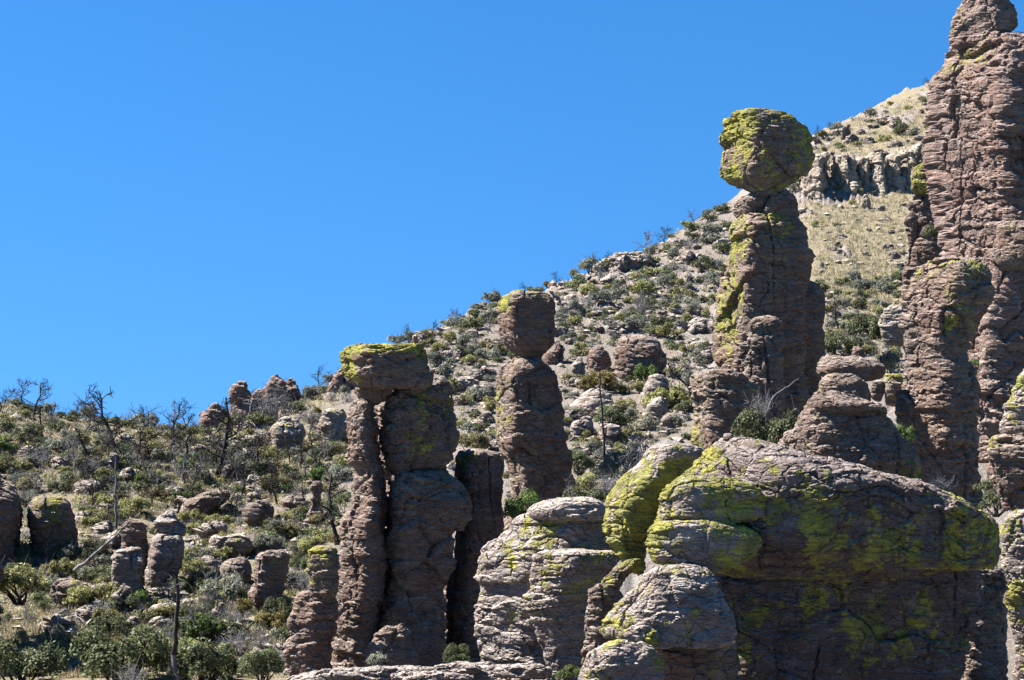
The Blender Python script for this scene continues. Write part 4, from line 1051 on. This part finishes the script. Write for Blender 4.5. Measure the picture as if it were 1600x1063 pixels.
# shrubs one can point to
for kind, u, v, w, D, lb in (
    ('oak', 1197, 704, 112, 79, 'big round green oak bush at the foot of the big-headed pillar'),
    ('oak', 712, 1042, 52, 78, 'light green bush on the pale ledge in the dark gap beside the split pillar'),
    ('green', 822, 812, 74, 92, 'dark green bush at the shaded foot of the square-headed pillar'),
    ('olive', 738, 712, 64, None, 'yellow-green bush between the split pillar and the square-headed pillar'),
    ('green', 1012, 600, 62, None, 'vivid green bush below the large pink domed boulder'),
    ('olive', 1050, 640, 80, None, 'olive-yellow bush left of the square overhanging block'),
    ('rust', 932, 612, 66, None, 'rust-tinged yellow bush below the little headed stone'),
    ('oak', 952, 672, 64, None, 'dark green bush beside the tall thin stalk'),
    ('olive', 30, 930, 120, 110, 'wide brownish olive bush at the left edge, mid height'),
    ('oak', 30, 1060, 150, 100, 'big dark bush filling the bottom left corner'),
    ('oak', 195, 1062, 150, 101, 'broad dark oak bush at the bottom below the twin grey pillar'),
    ('oak', 318, 1064, 130, 101, 'broad oak bush at the bottom just right of the charred post'),
    ('oak', 410, 1060, 84, 100, 'rounded dark bush at the bottom left of the short layered pillar'),
    ('silver', 352, 938, 92, None, 'grey-green bush right in front of the leaning dark rock block'),
    ('silver', 72, 858, 60, None, 'pale grey-green bush under the large shaded round boulder'),
    ('rust', 428, 985, 62, None, 'reddish olive bush below the leaning dark rock block'),
    ('green', 312, 1005, 100, None, 'spreading green bush between the charred post and the leaning block'),
    ('oak', 1556, 800, 60, 72, 'small dark bush in the cleft right of the huge lichened boulder'),
    ('oak', 1538, 770, 40, 78, 'small grey-green bush at the foot of the notched pillar'),
    ('oak', 1458, 372, 46, 115, 'dark bush growing out of the slim column beside the tower'),
    ('oak', 1462, 420, 36, 115, 'small dark bush low on the slim column beside the tower'),
    ('oak', 1312, 560, 70, None, 'dark green oak just right of the big-headed pillar, nearest to it'),
    ('oak', 1352, 530, 84, None, 'broad dark oak on the slope left of the wedged grey boulder'),
    ('silver', 1392, 580, 66, 100, 'grey brushy bush below the wedged grey boulder'),
    ('green', 1530, 575, 34, 103, 'green sprig showing between the notched pillar and the reddish pillar'),
    ('green', 893, 1062, 46, 68, 'green bush at the bottom between the layered dome and the lichened pile'),
    ('oak', 910, 790, 70, 100, 'dark shaded bush in the hollow right of the square-headed pillar'),
    ('silver', 985, 745, 100, 104, 'large tangled grey bush behind the hooked lichened block'),
    ('oak', 905, 735, 60, 112, 'dark bush hugging the lower right flank of the square-headed pillar'),
    ('silver', 590, 1040, 40, 84, 'thin dry bush against the foot of the split pillar'),
    ('olive', 1262, 655, 40, 96, 'small olive bush behind the cone-shaped mound'),
    ('green', 1408, 694, 52, 82, 'green bush squeezed between the cone-shaped mound and the notched pillar'),
    ('oak', 1128, 334, 34, None, 'dark shrub on the slope directly left of the big-headed pillar neck'),
    ('silver', 1112, 372, 40, None, 'grey shrub on the slope left of the big-headed pillar, below its neck'),
    ('oak', 16, 884, 84, None, 'dark bush in front of the half cut-off boulder at the left edge'),
    ('oak', 100, 876, 62, None, 'dark bush at the right foot of the large shaded round boulder'),
    ('silver', 42, 792, 46, None, 'grey bush in the gap between the two big shaded boulders at the left'),
    ('oak', 1080, 362, 28, None, 'dark round shrub on the skyline left of the big head'),
    ('oak', 1108, 346, 30, None, 'dark shrub on the skyline closest to the big-headed pillar neck'),
    ('oak', 745, 498, 40, None, 'dark wide shrub on the skyline left of the square head'),
):
    ob = place_shrub(kind, u, v, w, D, tall=1.3 if u in (1197, 712, 822, 1408) else 1.0)
    if ob is not None:
        tag(ob, lb, 'shrub', 'shrubs'); PLACED.pop()

for k, (u, v, w, D, lb) in enumerate((
    (1000, 740, 80, 103, 'dense tangle of bare grey branches left of the square overhanging block'),
    (955, 775, 70, 100, 'bare silvery brush above the layered dome'),
    (1190, 655, 56, 86, 'whitish bare dead branches above the big round oak bush'),
    (1470, 770, 60, 82, 'thin bare grey twigs on the slope below the notched pillar'),
    (205, 1070, 60, 97, 'bare silvery branches in front of the broad dark oak bush'),
    (48, 770, 60, None, 'bare grey shrub above the large shaded round boulder'),
    (430, 660, 80, None, 'wide grey leafless thicket below the skyline rocks'),
)):
    ob = place_shrub('brush', u, v, w, D, tall=1.3 if k == 2 else 1.0)
    if ob is not None:
        tag(ob, lb, 'bare shrub', 'bare shrubs'); PLACED.pop()

# dead trees one can point to
for u, vb, vt, var, burnt, lb in (
    (342, 748, 622, 0, True, 'tallest burnt dead tree on the hillside below the low reddish dome'),
    (186, 705, 612, 1, True, 'tall thin dead tree rising above the dip in the skyline'),
    (37, 632, 588, 3, True, 'dead tree on the skyline near the left edge'),
    (264, 676, 628, 1, True, 'forked dead tree on the skyline left of the low reddish dome'),
    (272, 672, 634, 4, False, 'grey dead tree right beside the forked skyline snag'),
    (286, 724, 668, 3, True, 'spreading burnt tree left of the tallest burnt tree'),
    (526, 852, 742, 0, True, 'burnt branching tree close against the left of the split pillar'),
    (402, 738, 676, 5, True, 'small dead tree with bushy twigs below the skyline rocks'),
    (1006, 398, 366, 1, False, 'bare grey tree on the upper skyline, left one of two'),
    (1040, 388, 356, 3, True, 'dark bare tree on the upper skyline, right one of two'),
    (402, 640, 606, 4, True, 'thin dead tree in front of the skyline rock cluster'),
    (57, 722, 678, 3, True, 'leaning charred trunk on the slope at far left'),
    (152, 782, 728, 5, True, 'small charred tree above the large shaded round boulder'),
    (238, 792, 752, 5, True, 'low wide charred tree left of the overhanging layered slab'),
    (145, 912, 850, 1, True, 'dark snag behind the fractured grey rock face'),
    (300, 1010, 950, 5, False, 'grey dead shrubby tree right of the charred post'),
    (1092, 640, 570, 3, True, 'dark bare tree left of the square overhanging block'),
    (1312, 520, 470, 4, True, 'dark bare little tree right of the big-headed pillar'),
    (700, 632, 592, 3, True, 'dark little tree on the slope right of the flat cap slab'),
    (893, 790, 745, 2, False, 'small conical grey dead tree in front of the shaded hollow'),
):
    place_snag(u, vb, vt, var, burnt, label=lb, D=98 if u == 893 else None)

# poles and posts
def pole(name, label, cat, pts, r0, r1, mats, sides=7, knots=0):
    pts = np.array(pts, float); o = pts[0]
    n = 12; t = np.linspace(0, 1, n)
    tt = np.linspace(0, 1, len(pts))
    q = np.stack([np.interp(t, tt, pts[:, c]) for c in range(3)], 1) - o
    q[1:-1] += np.random.default_rng(int(abs(o[0]) * 10)).normal(size=(n - 2, 3)) * r0 * 0.35
    e = add(name, None, None, tuple(o)); tag(e, label, cat)
    for k, (m_, a, b_) in enumerate(mats):
        sel = (t >= a - 1e-6) & (t <= b_ + 1e-6)
        v, f = tube(q[sel], (r0 + (r1 - r0) * t)[sel], sides)
        add('trunk', mesh_from('trunk', v, f, m_), e)
    rng = np.random.default_rng(900 + knots)
    for k in range(knots):
        i = rng.integers(2, n - 1); L = np.linalg.norm(q[-1]) * rng.uniform(0.06, 0.16)
        a = rng.uniform(0, 6.28); p1 = q[i] + [L * math.cos(a), L * math.sin(a), L * rng.uniform(-0.1, 0.6)]
        v, f = tube([q[i], (q[i] + p1) / 2 + rng.normal(size=3) * L * 0.08, p1], [r1 * 0.7, r1 * 0.5, r1 * 0.25], 4)
        add('limb', mesh_from('limb', v, f, mats[-1][0]), e)
    return e


pole('charred_post', 'tall charred dead trunk standing at the bottom, pale bare wood at its foot', 'dead trunk', [P(273, 1090, 100), P(276, 1000, 100), P(277, 914, 100)], 0.15, 0.07, [(M_DEAD, 0, 0.37), (M_BURNT, 0.35, 1)], knots=3)
hp = hit(181, 835)
pole('dead_pole', 'slim pale branchless dead trunk on the slope above the twin grey pillar', 'dead trunk', [P(181, 842, hp[1]), P(181, 712, hp[1])], 0.09, 0.035, [(M_DEAD, 0, 1)], knots=6)
pole('fallen_trunk', 'long dead trunk leaning diagonally against the twin grey pillar', 'dead trunk', [P(116, 892, 119), P(160, 856, 118), P(200, 818, 117)], 0.10, 0.05, [(M_DEAD, 0, 1)], knots=4)
pole('flower_stalk', 'tall thin dark stalk right of the square-headed pillar', 'stalk', [P(946, 740, 112), P(942, 660, 112), P(937, 582, 112)], 0.07, 0.03, [(M_BURNT, 0, 1)], knots=3)
pole('dead_branch', 'pale curved dead branch arching over the fractured grey rock face', 'branch', [P(102, 966, 112.5), P(116, 962, 112), P(124, 966, 111.6), P(131, 972, 111.2)], 0.05, 0.02, [(M_TWIG, 0, 1)], knots=0)
pole('dead_branch', 'pale dead branch slanting right from the whitish dead bush', 'branch', [P(1196, 650, 86), P(1206, 622, 86), P(1222, 610, 86), P(1232, 603, 86), P(1248, 592, 86)], 0.035, 0.012, [(M_TWIG, 0, 1)], knots=6)

# the rest of the brush, spread over the slopes
occupied = []


def spread(n, box, wr, kinds, dist, fn, clump=None):
    cnt = 0; tries = 0
    while cnt < n and tries < n * 30:
        tries += 1
        u = random.uniform(box[0], box[1]); rv = ridge_v(u)
        lo = max(box[2], rv + 1)
        if lo >= box[3]:
            continue
        v = lo + (box[3] - lo) * random.random()
        hh = hit(u, v)
        if hh is None or hidden(u, v - 4, hh[1]):
            continue
        if clump is not None:
            cl_ = float(fbm(np.array([[hh[0], hh[1], 0.0]]), 0.11, 2, clump)[0])
            if random.random() > 0.12 + 0.9 * float(sstep(-0.2, 0.15, np.array(cl_))):
                continue
        w = random.uniform(wr[0] ** 0.5, wr[1] ** 0.5) ** 2 * (0.62 + 0.55 * (v - rv) / 330.0 if box[0] < 500 else 1.0)
        if any(abs(u - a) < dist * (w + c) / 2 and abs(v - b_) < 0.7 * dist * (w + c) / 2 for a, b_, c in occupied):
            continue
        k = random.choices([a for a, _ in kinds], [b_ for _, b_ in kinds])[0]
        if fn(k, u, v, w, hh):
            occupied.append((u, v, w)); cnt += 1
    return cnt


put = lambda k, u, v, w, hh: place_shrub(k, u, v, w) is not None
KL = (('olive', 0.36), ('oak', 0.22), ('silver', 0.24), ('rust', 0.05), ('green', 0.05), ('brush', 0.09))
KM = (('silver', 0.32), ('oak', 0.30), ('olive', 0.30), ('brush', 0.08))
spread(470, (-20, 545, 600, 1050), (14, 66), KL, 0.30, put, 3.3)
spread(130, (-20, 545, 600, 1050), (18, 60), (('oak', 0.45), ('brush', 0.25), ('green', 0.15), ('rust', 0.15)), 0.26, put)
spread(370, (560, 1140, 300, 790), (9, 42), KM, 0.34, put, 4.4)
spread(60, (1240, 1470, 440, 600), (16, 40), (('oak', 0.6), ('silver', 0.3), ('olive', 0.2)), 0.55, put)
spread(26, (1225, 1475, 140, 300), (12, 30), (('oak', 0.4), ('olive', 0.3), ('silver', 0.5)), 0.6, put)
spread(105, (1225, 1475, 140, 460), (6, 17), (('oak', 0.4), ('olive', 0.5), ('silver', 0.25)), 0.9, put)
for u in range(-10, 640, 21):                     # the fringe on the left skyline
    uu_ = u + random.uniform(-8, 8)
    place_shrub(random.choice(['oak', 'oak', 'olive', 'silver']), uu_, ridge_v(uu_) + random.uniform(1, 6), random.uniform(18, 38))
for u in range(650, 1130, 22):
    uu_ = u + random.uniform(-9, 9)
    if random.random() < 0.75:
        place_shrub(random.choice(['oak', 'silver', 'olive']), uu_, ridge_v(uu_) + random.uniform(1, 4), random.uniform(12, 26))
for u, dvt in ((5, 22), (82, 18), (118, 26), (131, 24), (146, 20), (160, 14), (232, 24), (306, 16), (440, 18), (462, 22), (497, 26), (640, 24), (706, 18), (716, 14), (822, 14), (868, 16), (932, 22), (944, 18), (1280, 14), (1296, 12), (1452, 12)):
    place_snag(u, ridge_v(u) + 4, ridge_v(u) - dvt, random.randrange(6), random.random() < 0.7)
for k in range(95):
    u = random.uniform(0, 520); v = ridge_v(u) + random.uniform(8, 170)
    hh = hit(u, v)
    if hh and not hidden(u, v, hh[1]):
        place_snag(u, v, v - random.uniform(22, 56), random.randrange(6), random.random() < 0.75)
for k in range(48):
    u = random.uniform(640, 1130); v = ridge_v(u) + random.uniform(12, 220)
    hh = hit(u, v)
    if hh and not hidden(u, v, hh[1]):
        place_snag(u, v, v - random.uniform(16, 34), random.randrange(6), random.random() < 0.7)


def put_boulder(k, u, v, w, hh):
    if v < ridge_v(u) + 10:
        return False
    r = w / 2 * hh[1] / F
    ob = add('boulder', BOULD[random.randrange(len(BOULD))], None, (hh[0], hh[1], hh[2] - 0.05 * r))
    ob.scale = (r, r * random.uniform(0.8, 1.2), r * random.uniform(0.55, 1.1))
    ob.rotation_euler = (random.uniform(-0.2, 0.2), random.uniform(-0.25, 0.25), random.uniform(0, 6.283))
    PLACED.append((ob, 'boulder', u, v, w, hh[1]))
    return True


occupied = []
spread(115, (-20, 545, 640, 1050), (8, 50), (('b', 1),), 0.5, put_boulder)
spread(120, (560, 1140, 380, 790), (7, 32), (('b', 1),), 0.45, put_boulder)
spread(40, (1236, 1420, 300, 600), (5, 20), (('b', 1),), 0.6, put_boulder)
spread(34, (1236, 1470, 140, 245), (6, 22), (('b', 1),), 0.5, put_boulder)

# about 300 of a kind stay single things; the smallest beyond that are left to the undergrowth and rubble
for kind, most in (('oak', 272), ('olive', 290), ('silver', 288), ('boulder', 282)):
    same = sorted([r for r in PLACED if r[1] == kind], key=lambda r: -r[4])
    for r in same[most:]:
        PLACED.remove(r)
        for ch in list(r[0].children):
            bpy.data.objects.remove(ch)
        bpy.data.objects.remove(r[0])

# ------------------------------------------------------------------ labels that single out each plant and stone
def zone(u, v):
    rv = ridge_v(u)
    if u < 545:
        if v < rv + 9: return 'on the left skyline'
        if v < 720: return 'on the upper left slope' if u < 300 else 'below the skyline rocks'
        if v < 800: return 'above the twin grey pillar' if u < 300 else 'beside the overhanging layered slab'
        if v < 900: return 'around the top of the twin grey pillar' if u < 300 else 'above the leaning dark block'
        return 'low around the twin grey pillar' if u < 300 else 'low beside the leaning dark block'
    if u < 1140:
        if v < rv + 8: return 'on the upper skyline'
        if u < 780:
            return 'behind the flat cap slab' if v < 620 else 'in the gap behind the split pillar'
        if u < 930:
            return 'right behind the square head' if v < 540 else 'beside the square-headed pillar'
        if v < 470: return 'high up left of the big head'
        if v < 540: return 'above the pink domed boulder'
        if v < 620: return 'around the pink domed boulder'
        return 'left of the square overhanging block'
    if v < 240: return 'above the fluted cliff'
    if v < 330: return 'around the fluted cliff'
    if v < 400: return 'on the golden grass below the cliff'
    if v < 470: return 'on the lower golden grass slope'
    return 'left of the notched pillar'


WORD = {'oak': ('dark green shrub', 'shrub', 'shrubs'), 'olive': ('olive shrub', 'shrub', 'shrubs'), 'silver': ('grey-green shrub', 'shrub', 'shrubs'),
        'green': ('bright green shrub', 'shrub', 'shrubs'), 'rust': ('rusty shrub', 'shrub', 'shrubs'), 'brush': ('leafless grey shrub', 'bare shrub', 'bare shrubs'),
        'burnt': ('small charred dead tree', 'dead tree', 'dead trees'), 'dead': ('small grey dead tree', 'dead tree', 'dead trees'),
        'boulder': ('pale boulder', 'boulder', 'slope boulders')}
buckets = {}
for rec in PLACED:
    ob, kind, u, v, w, D = rec
    size = 'small' if w < 18 else ('medium' if w < 30 else 'large')
    lead = WORD[kind][0] if kind in ('burnt', 'dead') else size + ' ' + WORD[kind][0]
    buckets.setdefault((lead, zone(u, v)), []).append(rec)


def nth(k):
    return f"{k}{'th' if 10 <= k % 100 <= 20 else {1: 'st', 2: 'nd', 3: 'rd'}.get(k % 10, 'th')}"


for (lead, zn), recs in buckets.items():
    recs.sort(key=lambda r: r[2])
    for k, (ob, kind, u, v, w, D) in enumerate(recs):
        lab = f'{lead} {zn}' if len(recs) == 1 else f'{lead} {zn}, {nth(k + 1)} from the left'
        tag(ob, lab, WORD[kind][1], WORD[kind][2])

# ------------------------------------------------------------------ grass and rubble nobody could count
def ground_points(n, box, keepfn):
    out = []
    for _ in range(n):
        u = random.uniform(box[0], box[1]); rv = ridge_v(u)
        lo = max(box[2], rv)
        if lo >= box[3]: continue
        v = lo + (box[3] - lo) * random.random()
        hh = hit(u, v)
        if hh is None or hidden(u, v, hh[1]) or random.random() > keepfn(hh[3], hh[4]): continue
        out.append((hh[0], hh[1], hh[2]))
    return np.array(out)


gp = np.concatenate([
    ground_points(13000, (-20, 545, 600, 1063), lambda i, j: (0.15 + 0.8 * GRASSY[i, j]) * (1 - 0.8 * ROCKY[i, j])),
    ground_points(6000, (560, 1140, 300, 800), lambda i, j: (0.1 + 0.8 * GRASSY[i, j]) * (1 - 0.8 * ROCKY[i, j])),
    ground_points(9000, (1225, 1480, 140, 560), lambda i, j: (0.2 + 0.8 * GRASSY[i, j]) * (1 - 0.9 * ROCKY[i, j]))])
rng = np.random.default_rng(77)
NBL = 9
n = len(gp)
base = np.repeat(gp, NBL, 0) + rng.normal(size=(n * NBL, 3)) * [0.10, 0.10, 0.0]
hgt = np.repeat(rng.uniform(0.16, 0.50, n), NBL) * rng.uniform(0.6, 1.1, n * NBL)
dirv = rng.normal(size=(n * NBL, 3)) * 0.38 + [0, 0, 1]; dirv /= np.linalg.norm(dirv, axis=1, keepdims=True)
tip = base + dirv * hgt[:, None]
aside = np.cross(dirv, rng.normal(size=(n * NBL, 3))); aside /= np.linalg.norm(aside, axis=1, keepdims=True)
wd = 0.022
vv = np.stack([base - aside * wd - [0, 0, 0.04], base + aside * wd - [0, 0, 0.04], tip], 1).reshape(-1, 3)
gr = add('grass', mesh_from('grass', vv, np.arange(len(vv)).reshape(-1, 3), M_STRAW, {'tone': np.repeat(np.repeat(rng.random(n), NBL), 3)}, smooth=False))
tag(gr, 'dry straw-coloured grass tufts covering the slopes', 'grass', kind='stuff')

ug = np.concatenate([
    ground_points(4400, (-20, 545, 600, 1063), lambda i, j: 0.6),
    ground_points(1900, (560, 1140, 300, 800), lambda i, j: 0.6),
    ground_points(900, (1225, 1480, 140, 560), lambda i, j: 0.6)])
NL = 26
n = len(ug)
rad = np.repeat(rng.uniform(0.14, 0.42, n), NL)
dv = rng.normal(size=(n * NL, 3)); dv[:, 2] = np.abs(dv[:, 2]) * 0.8; dv /= np.linalg.norm(dv, axis=1, keepdims=True)
ps = np.repeat(ug, NL, 0) + dv * (rad * rng.uniform(0.4, 1.0, n * NL))[:, None]
vv, ff = leaf_quads(ps, dv * 0.6 + rng.normal(size=dv.shape) * 0.5, 0.075, 0.045, rng)
half = (np.arange(n) % 2 == 0)
tone = np.repeat(np.repeat(rng.random(n), NL) * 0.6 + 0.4 * rng.random(n * NL), 4)
un = add('undergrowth', mesh_from('undergrowth', vv, ff, [M_OLIVE, M_SILVER], {'tone': tone}, smooth=False, matidx=np.repeat(rng.integers(0, 2, n), NL)))
tag(un, 'low grey-green brush scattered over the slopes', 'undergrowth', kind='stuff')

rp = np.concatenate([
    ground_points(2600, (-20, 545, 640, 1063), lambda i, j: 0.25 + 0.75 * ROCKY[i, j]),
    ground_points(3600, (560, 1140, 330, 800), lambda i, j: 0.25 + 0.75 * ROCKY[i, j]),
    ground_points(500, (1225, 1440, 320, 560), lambda i, j: 0.4)])
ico = np.array([(0, 0, 1), (0.89, 0, 0.45), (0.28, 0.85, 0.45), (-0.72, 0.53, 0.45), (-0.72, -0.53, 0.45), (0.28, -0.85, 0.45),
                (0.72, 0.53, -0.45), (-0.28, 0.85, -0.45), (-0.89, 0, -0.45), (-0.28, -0.85, -0.45), (0.72, -0.53, -0.45), (0, 0, -1)])
icf = np.array([(0, 1, 2), (0, 2, 3), (0, 3, 4), (0, 4, 5), (0, 5, 1), (1, 6, 2), (2, 7, 3), (3, 8, 4), (4, 9, 5), (5, 10, 1), (2, 6, 7), (3, 7, 8), (4, 8, 9), (5, 9, 10), (1, 10, 6)])
n = len(rp)
sc = rng.uniform(0.10, 0.42, (n, 1, 1)) * rng.uniform(0.6, 1.3, (n, 1, 3)) * [1, 1, 0.7]
vv = ico[None] * (1 + 0.45 * rng.normal(size=(n, 12, 1))).clip(0.5, 1.6) * sc + rp[:, None, :]
ff = (icf[None] + 12 * np.arange(n)[:, None, None]).reshape(-1, 3)
rb = add('rubble', mesh_from('rubble', vv.reshape(-1, 3), ff, M_BOUL, {'lichen': np.zeros(n * 12)}, smooth=False))
tag(rb, 'loose pale stones scattered over the slopes', 'rubble', kind='stuff')
